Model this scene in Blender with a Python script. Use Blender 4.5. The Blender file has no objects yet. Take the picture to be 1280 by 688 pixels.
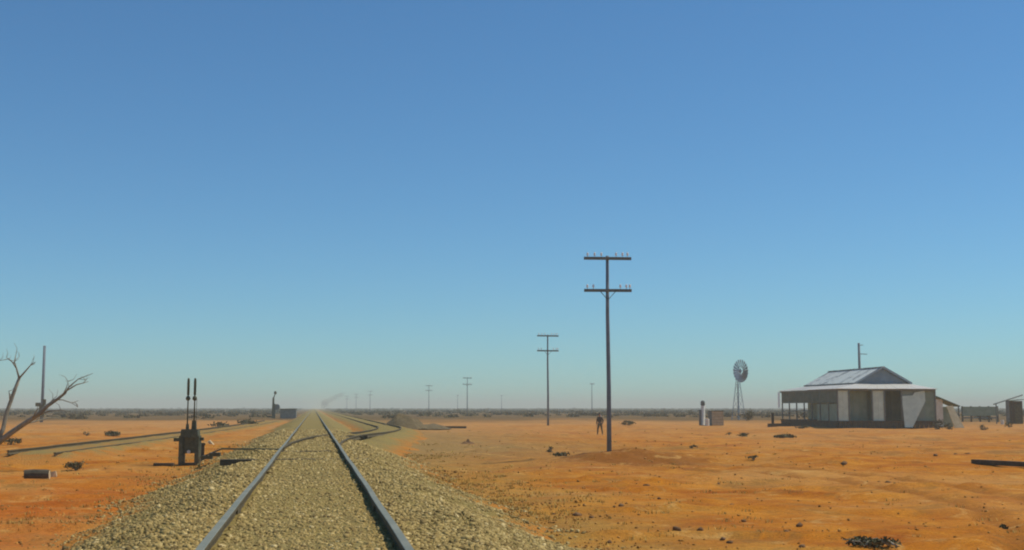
import bpy, math, random
import numpy as np
from mathutils import Vector, Matrix

random.seed(7)
RNG = np.random.default_rng(7)
R = math.radians
S = bpy.context.scene
COL = S.collection

# ------------------------------------------------------------------ camera
FPX, W0, H0 = 1500.0, 1280, 688
CAM_Z = 1.75
PITCH = math.atan((510 - 344) / FPX)
YAW = math.atan((640 - 392) / FPX * math.cos(PITCH))     # to the right of the track
cam = bpy.data.cameras.new('camera'); cam_o = bpy.data.objects.new('camera', cam); COL.objects.link(cam_o)
cam.sensor_width = 36; cam.lens = 36 * FPX / W0
cam.clip_start = 0.1; cam.clip_end = 20000
cam_o.location = (0, 0, CAM_Z)
cam_o.rotation_euler = (math.pi / 2 + PITCH, 0, -YAW)
S.camera = cam_o

# ------------------------------------------------------------------ sky, sun, exposure
SUN_EL, SUN_AZ = 58.0, 82.0            # azimuth clockwise from +Y (the track)
world = bpy.data.worlds.new('World'); S.world = world; world.use_nodes = True
nt = world.node_tree; nt.nodes.clear()
sky = nt.nodes.new('ShaderNodeTexSky'); sky.sky_type = 'NISHITA'; sky.sun_disc = False
sky.sun_elevation = R(SUN_EL); sky.sun_rotation = R(SUN_AZ)
sky.altitude = 200; sky.air_density = 1.0; sky.dust_density = 0.1; sky.ozone_density = 2.6
gam = nt.nodes.new('ShaderNodeGamma'); gam.inputs['Gamma'].default_value = 1.0
tint = nt.nodes.new('ShaderNodeMix'); tint.data_type = 'RGBA'; tint.blend_type = 'MULTIPLY'
tint.inputs['Factor'].default_value = 1.0; tint.inputs['B'].default_value = (0.545, 0.955, 1.18, 1)
bg = nt.nodes.new('ShaderNodeBackground'); bg.inputs['Strength'].default_value = 0.085
wo = nt.nodes.new('ShaderNodeOutputWorld')
nt.links.new(sky.outputs[0], gam.inputs[0]); nt.links.new(gam.outputs[0], tint.inputs['A'])
nt.links.new(tint.outputs['Result'], bg.inputs[0]); nt.links.new(bg.outputs[0], wo.inputs[0])

sd = bpy.data.lights.new('sun', 'SUN'); so = bpy.data.objects.new('sun', sd); COL.objects.link(so)
sd.energy = 3.4; sd.angle = R(0.5); sd.color = (1.0, 0.93, 0.79)
sv = Vector((math.sin(R(SUN_AZ)) * math.cos(R(SUN_EL)), math.cos(R(SUN_AZ)) * math.cos(R(SUN_EL)), math.sin(R(SUN_EL))))
so.rotation_euler = sv.to_track_quat('Z', 'Y').to_euler()
so.location = sv * 60

vs = S.view_settings
vs.view_transform = 'Standard'; vs.look = 'None'; vs.exposure = 0.0; vs.gamma = 1.0; vs.use_curve_mapping = False
S.cycles.volume_step_rate = 1.0
S.cycles.volume_bounces = 2
S.cycles.pixel_filter_type = 'BLACKMAN_HARRIS'; S.cycles.filter_width = 2.0

# ------------------------------------------------------------------ placing helpers
FV = Vector((math.sin(YAW) * math.cos(PITCH), math.cos(YAW) * math.cos(PITCH), math.sin(PITCH)))
RV = Vector((math.cos(YAW), -math.sin(YAW), 0))
UV = RV.cross(FV)
FH = Vector((math.sin(YAW), math.cos(YAW), 0))
CAMP = Vector((0, 0, CAM_Z))
def at(px, py, d):
    """world point d metres ahead of the viewpoint (measured level) seen at photo pixel px, py"""
    v = FV + RV * ((px - 640) / FPX) - UV * ((py - 344) / FPX)
    return CAMP + v * (d / v.dot(FH))
def ground_at(px, py, z=0.0):
    v = FV + RV * ((px - 640) / FPX) - UV * ((py - 344) / FPX)
    return CAMP + v * ((z - CAM_Z) / v.z)

# ------------------------------------------------------------------ numpy noise
def _hash(ix, iy, seed):
    n = (ix.astype(np.int64) * 374761393 + iy.astype(np.int64) * 668265263 + seed * 1442695041) & 0x7fffffff
    n = ((n ^ (n >> 13)) * 1274126177) & 0x7fffffff
    return ((n ^ (n >> 16)) & 0xffff) / 65535.0
def vnoise(x, y, seed=0):
    x = np.asarray(x, float); y = np.asarray(y, float)
    ix = np.floor(x); iy = np.floor(y); fx = x - ix; fy = y - iy
    ux = fx * fx * (3 - 2 * fx); uy = fy * fy * (3 - 2 * fy)
    a = _hash(ix, iy, seed); b = _hash(ix + 1, iy, seed); c = _hash(ix, iy + 1, seed); d = _hash(ix + 1, iy + 1, seed)
    return (a * (1 - ux) + b * ux) * (1 - uy) + (c * (1 - ux) + d * ux) * uy - 0.5

# terrain ----------------------------------------------------------
P_POLE1 = at(761, 565, 41.5); P_POLE2 = at(685, 532, 107); P_PERSON = at(750, 543.4, 87)
def gauss(x, y, cx, cy, rx, ry=None):
    ry = ry or rx
    return np.exp(-((x - cx) / rx) ** 2 - ((y - cy) / ry) ** 2)
def circle3(a, b, c):
    ax, ay, bx, by, cx, cy = a.x, a.y, b.x, b.y, c.x, c.y
    d = 2 * (ax * (by - cy) + bx * (cy - ay) + cx * (ay - by))
    ux = ((ax * ax + ay * ay) * (by - cy) + (bx * bx + by * by) * (cy - ay) + (cx * cx + cy * cy) * (ay - by)) / d
    uy = ((ax * ax + ay * ay) * (cx - bx) + (bx * bx + by * by) * (ax - cx) + (cx * cx + cy * cy) * (bx - ax)) / d
    return ux, uy, math.hypot(ax - ux, ay - uy)
RUTS = [circle3(ground_at(1290, 564), ground_at(1090, 549), ground_at(940, 541)), circle3(ground_at(1290, 640), ground_at(1040, 596), ground_at(830, 580))]
def hz(x, y):
    x = np.asarray(x, float); y = np.asarray(y, float)
    dist = np.sqrt(x * x + y * y)
    far = np.clip(dist / 40, 0.35, 1.0)
    h = vnoise(x / 9, y / 9, 1) * 0.24 * far + vnoise(x / 2.7, y / 2.7, 2) * 0.14 * far + vnoise(x / 0.8, y / 0.8, 3) * 0.035
    h += vnoise(x / 0.33, y / 0.33, 4) * 0.016
    patch = np.clip(vnoise(x / 3.1, y / 3.1, 6) * 3 + 0.35, 0, 1)
    h += (np.clip(vnoise(x / 0.42, y / 0.42, 7), 0.1, 1) - 0.1) * 0.16 * patch       # trampled clods
    ridg = 1 - np.abs(vnoise(x / 5 + 0.15 * y, y / 2.2, 11)) * 2
    h += np.clip(ridg - 0.8, 0, 1) * 0.42
    for cx, cy, r in RUTS:                                               # old wheel ruts
        e = np.sqrt((x - cx) ** 2 + (y - cy) ** 2) - r
        msk = np.clip((x - 4) / 4, 0, 1)
        for o in (-0.85, 0.85): h -= msk * 0.13 * np.exp(-((e - o) / 0.26) ** 2) - msk * 0.08 * np.exp(-((e - o) / 0.55) ** 2)
    h *= 1 - 0.75 * np.exp(-(np.abs(x) / 3.0) ** 4)                      # flat under the line
    h += 0.30 * gauss(x, y, P_POLE1.x + 0.35, P_POLE1.y - 0.3, 1.9, 2.3) * (1 + 0.6 * vnoise(x / 0.7, y / 0.7, 5))
    h += 0.17 * gauss(x, y, P_POLE2.x, P_POLE2.y, 4.0, 4.0)
    h += -0.20 * gauss(x, y, P_PERSON.x, P_PERSON.y, 7, 7)
    h -= 0.12 * np.exp(-(x / 2.0) ** 4)
    h *= 1 - 0.6 * np.clip((dist - 300) / 600, 0, 1)
    return h
def gz(x, y): return float(hz(np.array([x]), np.array([y]))[0])

# ------------------------------------------------------------------ materials
MATS = {}
def nodes_of(name):
    m = bpy.data.materials.new(name); m.use_nodes = True
    n = m.node_tree; b = n.nodes['Principled BSDF']
    MATS[name] = m
    return m, n, b
def ramp(n, fac, stops):
    r = n.nodes.new('ShaderNodeValToRGB')
    el = r.color_ramp.elements
    while len(el) > 1: el.remove(el[-1])
    el[0].position = stops[0][0]; el[0].color = (*stops[0][1], 1)
    for p, c in stops[1:]:
        e = el.new(p); e.color = (*c, 1)
    n.links.new(fac, r.inputs[0])
    return r.outputs[0]
def noise(n, vec, scale, detail=4, rough=0.55, dist=0.0):
    t = n.nodes.new('ShaderNodeTexNoise'); t.inputs['Scale'].default_value = scale
    t.inputs['Detail'].default_value = detail; t.inputs['Roughness'].default_value = rough
    t.inputs['Distortion'].default_value = dist
    if vec is not None: n.links.new(vec, t.inputs['Vector'])
    return t.outputs['Fac']
def mix(n, fac, a, b, mode='MIX'):
    x = n.nodes.new('ShaderNodeMix'); x.data_type = 'RGBA'; x.blend_type = mode
    for k, v in (('Factor', fac), ('A', a), ('B', b)):
        s = x.inputs[k] if k == 'Factor' else [i for i in x.inputs if i.name == k and i.type == 'RGBA'][0]
        if hasattr(v, 'is_output'): n.links.new(v, s)
        elif k == 'Factor': s.default_value = v
        else: s.default_value = (*v, 1)
    return [o for o in x.outputs if o.type == 'RGBA'][0]
def mth(n, op, a, b=None):
    x = n.nodes.new('ShaderNodeMath'); x.operation = op
    for i, v in enumerate((a, b)):
        if v is None: continue
        if hasattr(v, 'is_output'): n.links.new(v, x.inputs[i])
        else: x.inputs[i].default_value = v
    return x.outputs[0]
def bump(n, b, h, strength, dist):
    k = n.nodes.new('ShaderNodeBump'); k.inputs['Strength'].default_value = strength; k.inputs['Distance'].default_value = dist
    n.links.new(h, k.inputs['Height']); n.links.new(k.outputs[0], b.inputs['Normal'])
def simple(name, c1, c2, scale=4.0, rough=0.85, bmp=0.3, bd=0.01, metal=0.0, lo=0.35, hi=0.65, island=0.0):
    m, n, b = nodes_of(name)
    tc = n.nodes.new('ShaderNodeTexCoord')
    f = noise(n, tc.outputs['Object'], scale, 5, 0.6, 0.3)
    c = ramp(n, f, [(lo, c1), (hi, c2)])
    if island:
        g = n.nodes.new('ShaderNodeNewGeometry')
        v = mth(n, 'ADD', mth(n, 'MULTIPLY', g.outputs['Random Per Island'], island), 1 - island / 2)
        cc = n.nodes.new('ShaderNodeCombineColor')
        for i in range(3): n.links.new(v, cc.inputs[i])
        c = mix(n, 1.0, c, cc.outputs[0], 'MULTIPLY')
    n.links.new(c, b.inputs['Base Color'])
    b.inputs['Roughness'].default_value = rough; b.inputs['Metallic'].default_value = metal
    b.inputs['Specular IOR Level'].default_value = 0.25
    if bmp: bump(n, b, noise(n, tc.outputs['Object'], scale * 6, 4, 0.6), bmp, bd)
    return m

def mat_ground():
    m, n, b = nodes_of('red_dirt')
    g = n.nodes.new('ShaderNodeNewGeometry'); P = g.outputs['Position']
    sep = n.nodes.new('ShaderNodeSeparateXYZ'); n.links.new(P, sep.inputs[0])
    big = noise(n, P, 0.11, 5, 0.6, 0.6)
    mid = noise(n, P, 0.55, 6, 0.65, 0.5)
    fine = noise(n, P, 4.5, 6, 0.7)
    grit = noise(n, P, 26, 3, 0.7)
    c = ramp(n, mid, [(0.34, (0.41, 0.115, 0.008)), (0.5, (0.54, 0.19, 0.013)), (0.66, (0.65, 0.265, 0.028))])
    # redder soil on the left of the line
    lx = mth(n, 'ADD', sep.outputs[0], mth(n, 'MULTIPLY', mid, 4.0))
    nl = n.nodes.new('ShaderNodeMapRange'); nl.inputs[1].default_value = -2.0; nl.inputs[2].default_value = 2.5
    nl.inputs[3].default_value = 1; nl.inputs[4].default_value = 0; n.links.new(lx, nl.inputs[0])
    ny = n.nodes.new('ShaderNodeMapRange'); ny.inputs[1].default_value = 24; ny.inputs[2].default_value = 46
    ny.inputs[3].default_value = 1; ny.inputs[4].default_value = 0
    n.links.new(mth(n, 'ADD', sep.outputs[1], mth(n, 'MULTIPLY', big, 14)), ny.inputs[0])
    red = ramp(n, fine, [(0.3, (0.46, 0.105, 0.010)), (0.7, (0.58, 0.155, 0.018))])
    c = mix(n, mth(n, 'MULTIPLY', mth(n, 'MULTIPLY', nl.outputs[0], ny.outputs[0]), 0.85), c, red)
    # pale dusty wheel-worn patches and grey-olive dry litter
    pale = ramp(n, big, [(0.50, (0, 0, 0)), (0.66, (1, 1, 1))])
    c = mix(n, mth(n, 'MULTIPLY', pale, 0.8), c, (0.60, 0.29, 0.07))
    lit = noise(n, P, 0.30, 7, 0.72, 0.8)
    litm = ramp(n, lit, [(0.54, (0, 0, 0)), (0.62, (1, 1, 1))])
    c = mix(n, mth(n, 'MULTIPLY', litm, 0.6), c, (0.27, 0.14, 0.03))
    # compacted wheel ruts, redder and smoother
    for (cx, cy, r) in RUTS:
        rd = n.nodes.new('ShaderNodeVectorMath'); rd.operation = 'DISTANCE'
        fl = n.nodes.new('ShaderNodeCombineXYZ'); n.links.new(sep.outputs[0], fl.inputs[0]); n.links.new(sep.outputs[1], fl.inputs[1])
        n.links.new(fl.outputs[0], rd.inputs[0]); rd.inputs[1].default_value = (cx, cy, 0)
        e = mth(n, 'ABSOLUTE', mth(n, 'SUBTRACT', mth(n, 'ABSOLUTE', mth(n, 'SUBTRACT', rd.outputs['Value'], r)), 0.85))
        e = mth(n, 'ADD', e, mth(n, 'MULTIPLY', fine, 0.5))
        rm = n.nodes.new('ShaderNodeMapRange'); rm.inputs[1].default_value = 0.3; rm.inputs[2].default_value = 0.75; rm.inputs[3].default_value = 0.8; rm.inputs[4].default_value = 0
        n.links.new(e, rm.inputs[0]); c = mix(n, mth(n, 'MULTIPLY', rm.outputs[0], mth(n, 'GREATER_THAN', sep.outputs[0], 6.0)), c, (0.36, 0.13, 0.016))
    # tan litter and spilt ballast near the line
    ax = mth(n, 'ABSOLUTE', mth(n, 'SUBTRACT', sep.outputs[0], 1.0))
    sl = n.nodes.new('ShaderNodeMapRange'); sl.inputs[1].default_value = 2.6; sl.inputs[2].default_value = 6.5; sl.inputs[3].default_value = 0.7; sl.inputs[4].default_value = 0
    n.links.new(mth(n, 'ADD', ax, mth(n, 'MULTIPLY', mth(n, 'SUBTRACT', noise(n, P, 0.8, 6, 0.7), 0.42), 8)), sl.inputs[0])
    c = mix(n, mth(n, 'MULTIPLY', sl.outputs[0], mth(n, 'SUBTRACT', 1.0, mth(n, 'MULTIPLY', nl.outputs[0], ny.outputs[0]))), c, (0.39, 0.25, 0.06))
    # broad gravelly strip right of the line in the middle distance
    gy = n.nodes.new('ShaderNodeMapRange'); gy.inputs[1].default_value = 30; gy.inputs[2].default_value = 50; n.links.new(sep.outputs[1], gy.inputs[0])
    gx_ = n.nodes.new('ShaderNodeMapRange'); gx_.inputs[1].default_value = 5; gx_.inputs[2].default_value = 15; gx_.inputs[3].default_value = 0.85; gx_.inputs[4].default_value = 0
    n.links.new(mth(n, 'ADD', mth(n, 'ABSOLUTE', mth(n, 'SUBTRACT', sep.outputs[0], 2.0)), mth(n, 'MULTIPLY', mth(n, 'SUBTRACT', noise(n, P, 0.35, 6, 0.7), 0.5), 16)), gx_.inputs[0])
    c = mix(n, mth(n, 'MULTIPLY', gx_.outputs[0], mth(n, 'MULTIPLY', gy.outputs[0], mth(n, 'GREATER_THAN', sep.outputs[0], 0.0))), c, (0.33, 0.215, 0.075))
    # darker earth colour round the near pole
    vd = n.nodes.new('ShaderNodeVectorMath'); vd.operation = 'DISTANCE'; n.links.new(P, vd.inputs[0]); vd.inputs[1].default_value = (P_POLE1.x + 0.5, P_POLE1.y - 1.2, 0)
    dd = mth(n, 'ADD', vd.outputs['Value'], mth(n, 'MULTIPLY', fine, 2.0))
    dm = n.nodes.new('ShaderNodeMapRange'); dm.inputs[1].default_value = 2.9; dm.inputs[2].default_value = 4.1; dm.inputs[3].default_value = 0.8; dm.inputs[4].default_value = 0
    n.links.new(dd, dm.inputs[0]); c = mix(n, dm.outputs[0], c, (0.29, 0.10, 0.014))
    l2 = noise(n, P, 1.3, 6, 0.72, 0.6)
    l2m = ramp(n, l2, [(0.55, (0, 0, 0)), (0.64, (1, 1, 1))])
    c = mix(n, mth(n, 'MULTIPLY', l2m, 0.5), c, (0.30, 0.15, 0.035))
    l3 = ramp(n, noise(n, P, 0.9, 6, 0.7, 0.9), [(0.57, (0, 0, 0)), (0.66, (1, 1, 1))])
    c = mix(n, mth(n, 'MULTIPLY', l3, 0.65), c, (0.68, 0.38, 0.11))
    # the scrub plain far out: grey-brown litter between bushes
    vl = n.nodes.new('ShaderNodeVectorMath'); vl.operation = 'LENGTH'; n.links.new(P, vl.inputs[0])
    pm = n.nodes.new('ShaderNodeMapRange'); pm.inputs[1].default_value = 50; pm.inputs[2].default_value = 125; pm.inputs[3].default_value = 0; pm.inputs[4].default_value = 0.6
    n.links.new(mth(n, 'ADD', vl.outputs['Value'], mth(n, 'MULTIPLY', mth(n, 'SUBTRACT', noise(n, P, 0.06, 5), 0.5), 90)), pm.inputs[0])
    c = mix(n, pm.outputs[0], c, (0.55, 0.295, 0.105))
    ft = n.nodes.new('ShaderNodeMapRange'); ft.inputs[1].default_value = 215; ft.inputs[2].default_value = 262; ft.inputs[3].default_value = 0; ft.inputs[4].default_value = 0.85
    n.links.new(mth(n, 'ADD', vl.outputs['Value'], mth(n, 'MULTIPLY', noise(n, P, 0.02, 4), 160)), ft.inputs[0])
    c = mix(n, ft.outputs[0], c, (0.105, 0.072, 0.022))
    # grit
    gr = ramp(n, grit, [(0.30, (0.62, 0.62, 0.62)), (0.55, (1, 1, 1)), (0.75, (1.12, 1.1, 1.05))])
    c = mix(n, 1.0, c, gr, 'MULTIPLY')
    fr = ramp(n, fine, [(0.25, (0.80, 0.78, 0.75)), (0.6, (1, 1, 1))])
    c = mix(n, 1.0, c, fr, 'MULTIPLY')
    n.links.new(c, b.inputs['Base Color']); b.inputs['Roughness'].default_value = 0.95
    b.inputs['Specular IOR Level'].default_value = 0.1
    hh = mth(n, 'ADD', mth(n, 'MULTIPLY', fine, 1.0), mth(n, 'MULTIPLY', grit, 0.5))
    bump(n, b, hh, 0.55, 0.06)
    return m
def mat_bed():
    m, n, b = nodes_of('ballast_grit')
    g = n.nodes.new('ShaderNodeNewGeometry'); P = g.outputs['Position']
    v = n.nodes.new('ShaderNodeTexVoronoi'); v.inputs['Scale'].default_value = 15; n.links.new(P, v.inputs['Vector'])
    mid = noise(n, P, 0.7, 5, 0.65); fine = noise(n, P, 12, 5, 0.7)
    st = ramp(n, v.outputs['Color'], [(0.1, (0.16, 0.118, 0.042)), (0.5, (0.25, 0.19, 0.068)), (0.9, (0.34, 0.265, 0.105))])
    sand = ramp(n, fine, [(0.3, (0.26, 0.188, 0.054)), (0.7, (0.35, 0.26, 0.08))])
    c = mix(n, ramp(n, mid, [(0.4, (0.35, 0.35, 0.35)), (0.6, (0.85, 0.85, 0.85))]), st, sand)
    # blown dirt lies over the toe of the bed
    sep = n.nodes.new('ShaderNodeSeparateXYZ'); n.links.new(P, sep.inputs[0])
    dz = n.nodes.new('ShaderNodeMapRange'); dz.inputs[1].default_value = 0.04; dz.inputs[2].default_value = 0.28; dz.inputs[3].default_value = 1; dz.inputs[4].default_value = 0
    n.links.new(mth(n, 'ADD', sep.outputs[2], mth(n, 'MULTIPLY', mth(n, 'SUBTRACT', noise(n, P, 1.1, 6, 0.7), 0.5), 0.9)), dz.inputs[0])
    c = mix(n, mth(n, 'MULTIPLY', dz.outputs[0], 0.9), c, ramp(n, mid, [(0.3, (0.44, 0.155, 0.018)), (0.7, (0.53, 0.215, 0.034))]))
    n.links.new(c, b.inputs['Base Color']); b.inputs['Roughness'].default_value = 0.95; b.inputs['Specular IOR Level'].default_value = 0.1
    hh = mth(n, 'ADD', mth(n, 'MULTIPLY', v.outputs['Distance'], -1.0), mth(n, 'MULTIPLY', fine, 0.6))
    bump(n, b, hh, 0.8, 0.05)
    return m
def mat_stone():
    m, n, b = nodes_of('ballast_rock')
    g = n.nodes.new('ShaderNodeNewGeometry'); oi = n.nodes.new('ShaderNodeObjectInfo')
    rnd = mth(n, 'FRACT', mth(n, 'ADD', g.outputs['Random Per Island'], oi.outputs['Random']))
    c = ramp(n, rnd, [(0.0, (0.20, 0.138, 0.050)), (0.2, (0.35, 0.245, 0.084)), (0.65, (0.46, 0.33, 0.118)), (0.92, (0.54, 0.40, 0.155)), (1.0, (0.76, 0.59, 0.28))])
    f = noise(n, g.outputs['Position'], 30, 4, 0.6)
    c = mix(n, 1.0, c, ramp(n, f, [(0.3, (0.75, 0.75, 0.75)), (0.7, (1.1, 1.1, 1.1))]), 'MULTIPLY')
    n.links.new(c, b.inputs['Base Color']); b.inputs['Roughness'].default_value = 0.9; b.inputs['Specular IOR Level'].default_value = 0.2
    return m
def mat_iron(name, base, rust, amount, wave=True):
    m, n, b = nodes_of(name)
    tc = n.nodes.new('ShaderNodeTexCoord'); O = tc.outputs['Object']
    oi = n.nodes.new('ShaderNodeObjectInfo')
    f = noise(n, O, 1.3, 6, 0.65, 0.5)
    k = mth(n, 'ADD', f, mth(n, 'MULTIPLY', mth(n, 'SUBTRACT', oi.outputs['Random'], 0.5), 0.22))
    c = mix(n, ramp(n, k, [(0.62 - amount, (0, 0, 0)), (0.78 - amount, (1, 1, 1))]), base, rust)
    n.links.new(c, b.inputs['Base Color']); b.inputs['Roughness'].default_value = 0.6; b.inputs['Metallic'].default_value = 0.15
    if wave:
        w = n.nodes.new('ShaderNodeTexWave'); w.inputs['Scale'].default_value = 4.1; w.bands_direction = 'Y' if wave == 'Y' else 'X'
        n.links.new(O, w.inputs['Vector']); bump(n, b, w.outputs['Fac'], 0.5, 0.02)
    return m

mat_ground(); mat_bed(); mat_stone()
mat_iron('roof_iron', (0.64, 0.67, 0.60), (0.16, 0.18, 0.18), 0.10, 'Y')
mat_iron('veranda_iron', (0.58, 0.56, 0.50), (0.34, 0.27, 0.2), -0.02, 'X')
mat_iron('wall_iron', (0.24, 0.30, 0.23), (0.17, 0.19, 0.14), 0.02, 'X')
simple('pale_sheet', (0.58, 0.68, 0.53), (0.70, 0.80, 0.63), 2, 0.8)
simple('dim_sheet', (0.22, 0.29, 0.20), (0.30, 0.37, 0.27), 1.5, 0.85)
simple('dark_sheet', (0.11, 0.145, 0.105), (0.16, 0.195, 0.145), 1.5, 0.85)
simple('gable_board', (0.19, 0.25, 0.28), (0.26, 0.32, 0.35), 2, 0.75)
simple('dark_timber', (0.065, 0.055, 0.036), (0.12, 0.10, 0.065), 5, 0.9)
simple('grey_timber', (0.14, 0.16, 0.15), (0.21, 0.235, 0.21), 4, 0.9)
simple('pole_timber', (0.15, 0.185, 0.21), (0.22, 0.26, 0.29), 3, 0.9)
simple('cut_wood', (0.55, 0.42, 0.22), (0.68, 0.55, 0.33), 9, 0.9)
simple('tan_board', (0.44, 0.36, 0.22), (0.54, 0.46, 0.30), 3, 0.9)
simple('white_paint', (0.68, 0.64, 0.52), (0.80, 0.77, 0.66), 3, 0.6)
simple('porcelain', (0.82, 0.86, 0.86), (0.88, 0.92, 0.92), 3, 0.25, 0)
simple('dark_iron', (0.075, 0.08, 0.045), (0.15, 0.14, 0.08), 6, 0.6, 0.3, 0.01, 0.4)
simple('mill_iron', (0.19, 0.24, 0.28), (0.27, 0.32, 0.36), 4, 0.5, 0.2, 0.01, 0.5)
simple('rail_steel', (0.085, 0.068, 0.036), (0.15, 0.115, 0.058), 5, 0.9, 0.3, 0.004, 0.0)
simple('rail_head', (0.20, 0.21, 0.16), (0.27, 0.27, 0.20), 2.5, 0.6, 0.1, 0.002, 0.12)
simple('dead_wood', (0.21, 0.19, 0.135), (0.33, 0.29, 0.21), 6, 0.9)
simple('scrub_leaf', (0.075, 0.055, 0.014), (0.115, 0.085, 0.024), 0.6, 0.9, 0, 0, 0, 0.35, 0.65, 0.5)
simple('saltbush_leaf', (0.085, 0.085, 0.04), (0.15, 0.135, 0.065), 1.5, 0.9, 0, 0, 0, 0.35, 0.65, 0.6)
simple('dry_grass', (0.42, 0.27, 0.06), (0.55, 0.37, 0.10), 1.0, 0.9, 0, 0, 0, 0.35, 0.65, 0.5)
simple('dark_clod', (0.15, 0.085, 0.04), (0.26, 0.14, 0.06), 7, 0.95)
simple('coal_heap', (0.13, 0.095, 0.045), (0.21, 0.155, 0.075), 3, 0.95, 0.8, 0.08)
simple('pebble', (0.30, 0.14, 0.03), (0.50, 0.25, 0.06), 2, 0.95, 0, 0, 0, 0.35, 0.65, 0.9)
simple('hut_grey', (0.16, 0.175, 0.17), (0.22, 0.235, 0.22), 2, 0.8)
simple('cloth_dark', (0.06, 0.055, 0.045), (0.10, 0.085, 0.065), 12, 0.9)
simple('cloth_olive', (0.13, 0.11, 0.055), (0.17, 0.145, 0.075), 12, 0.9)
simple('skin', (0.36, 0.2, 0.12), (0.42, 0.25, 0.16), 8, 0.6)

# ------------------------------------------------------------------ mesh builder
class MB:
    def __init__(self): self.v = []; self.f = []
    def add(self, vs, fs):
        o = len(self.v); self.v += [tuple(p) for p in vs]; self.f += [tuple(i + o for i in f) for f in fs]; return self
    def box(self, c, s, rot=None, taper=1.0):
        c = Vector(c); x, y, z = s[0] / 2, s[1] / 2, s[2] / 2
        vs = []
        for k in (-1, 1):
            t = taper if k > 0 else 1.0
            for (i, j) in ((-1, -1), (1, -1), (1, 1), (-1, 1)):
                p = Vector((i * x * t, j * y * t, k * z))
                if rot is not None: p = rot @ p
                vs.append(c + p)
        return self.add(vs, [(3, 2, 1, 0), (4, 5, 6, 7), (0, 1, 5, 4), (1, 2, 6, 5), (2, 3, 7, 6), (3, 0, 4, 7)])
    def slab(self, quad, th):
        """thick sheet: four corner points counter-clockwise seen from outside"""
        q = [Vector(p) for p in quad]; nrm = (q[1] - q[0]).cross(q[3] - q[0]).normalized()
        return self.add(q + [p - nrm * th for p in q], [(0, 1, 2, 3), (7, 6, 5, 4), (0, 4, 5, 1), (1, 5, 6, 2), (2, 6, 7, 3), (3, 7, 4, 0)])
    def bar(self, a, b, w, h=None, up=Vector((0, 0, 1))):
        a = Vector(a); b = Vector(b); h = h or w; d = (b - a); L = d.length; d.normalize()
        if abs(d.dot(up)) > 0.98: up = Vector((0, 1, 0))
        s = d.cross(up).normalized(); u = s.cross(d)
        rot = Matrix((s, d, u)).transposed()
        return self.box((a + b) / 2, (w, L, h), rot)
    def tube(self, pts, rad, n=8, cap=True):
        pts = [Vector(p) for p in pts]
        if not hasattr(rad, '__len__'): rad = [rad] * len(pts)
        rings = []; ref = Vector((0.3, 0.9, 0.2)).normalized()
        for i, p in enumerate(pts):
            t = (pts[min(i + 1, len(pts) - 1)] - pts[max(i - 1, 0)]).normalized()
            if abs(t.dot(ref)) > 0.97: r0 = Vector((1, 0, 0))
            else: r0 = ref
            s = t.cross(r0).normalized(); u = s.cross(t)
            rings.append([p + (s * math.cos(2 * math.pi * k / n) + u * math.sin(2 * math.pi * k / n)) * rad[i] for k in range(n)])
        vs = [q for r in rings for q in r]; fs = []
        for i in range(len(pts) - 1):
            for k in range(n):
                a, b = i * n + k, i * n + (k + 1) % n
                fs.append((a, a + n, b + n, b))
        if cap: fs += [tuple(range(n)), tuple(reversed(range((len(pts) - 1) * n, len(pts) * n)))]
        return self.add(vs, fs)
    def lathe(self, c, prof, n=10):
        c = Vector(c)
        return self.tube([c + Vector((0, 0, z)) for r, z in prof], [r for r, z in prof], n)
    def mesh(self, name, mat, smooth=False):
        me = bpy.data.meshes.new(name); me.from_pydata([tuple(p) for p in self.v], [], self.f); me.update()
        if smooth: me.shade_smooth()
        me.materials.append(MATS[mat]); return me
    def build(self, name, mat, parent=None, smooth=False):
        return link(name, self.mesh(name, mat, smooth), parent)
def link(name, data, parent=None):
    o = bpy.data.objects.new(name, data); COL.objects.link(o)
    if parent is not None: o.parent = parent
    return o
def tag(o, label=None, cat=None, group=None, kind=None):
    if label: o['label'] = label
    if cat: o['category'] = cat
    if group: o['group'] = group
    if kind: o['kind'] = kind
    return o
def thing(name, label, cat, loc=(0, 0, 0), rz=0.0, group=None):
    o = link(name, None); o.location = loc; o.rotation_euler = (0, 0, rz); o.empty_display_size = 0.2
    return tag(o, label, cat, group)
def copy_tree(o, parent=None):
    c = o.copy(); COL.objects.link(c); c.parent = parent
    for ch in list(o.children): copy_tree(ch, c)
    return c
def np_mesh(name, V, F, mat, smooth=False):
    """V (n,3), F (m,k) all faces with k corners"""
    me = bpy.data.meshes.new(name); k = F.shape[1]
    me.vertices.add(len(V)); me.vertices.foreach_set('co', np.ascontiguousarray(V, dtype=np.float32).ravel())
    me.loops.add(F.size); me.loops.foreach_set('vertex_index', np.ascontiguousarray(F, dtype=np.int32).ravel())
    me.polygons.add(len(F)); me.polygons.foreach_set('loop_start', np.arange(0, F.size, k, dtype=np.int32))
    me.update(calc_edges=True); me.validate()
    if smooth: me.shade_smooth()
    me.materials.append(MATS[mat]); return me
def grid_faces(nx, ny):
    i, j = np.meshgrid(np.arange(nx - 1), np.arange(ny - 1), indexing='ij')
    a = (i * ny + j).ravel()
    return np.stack([a, a + ny, a + ny + 1, a + 1], 1)

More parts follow.
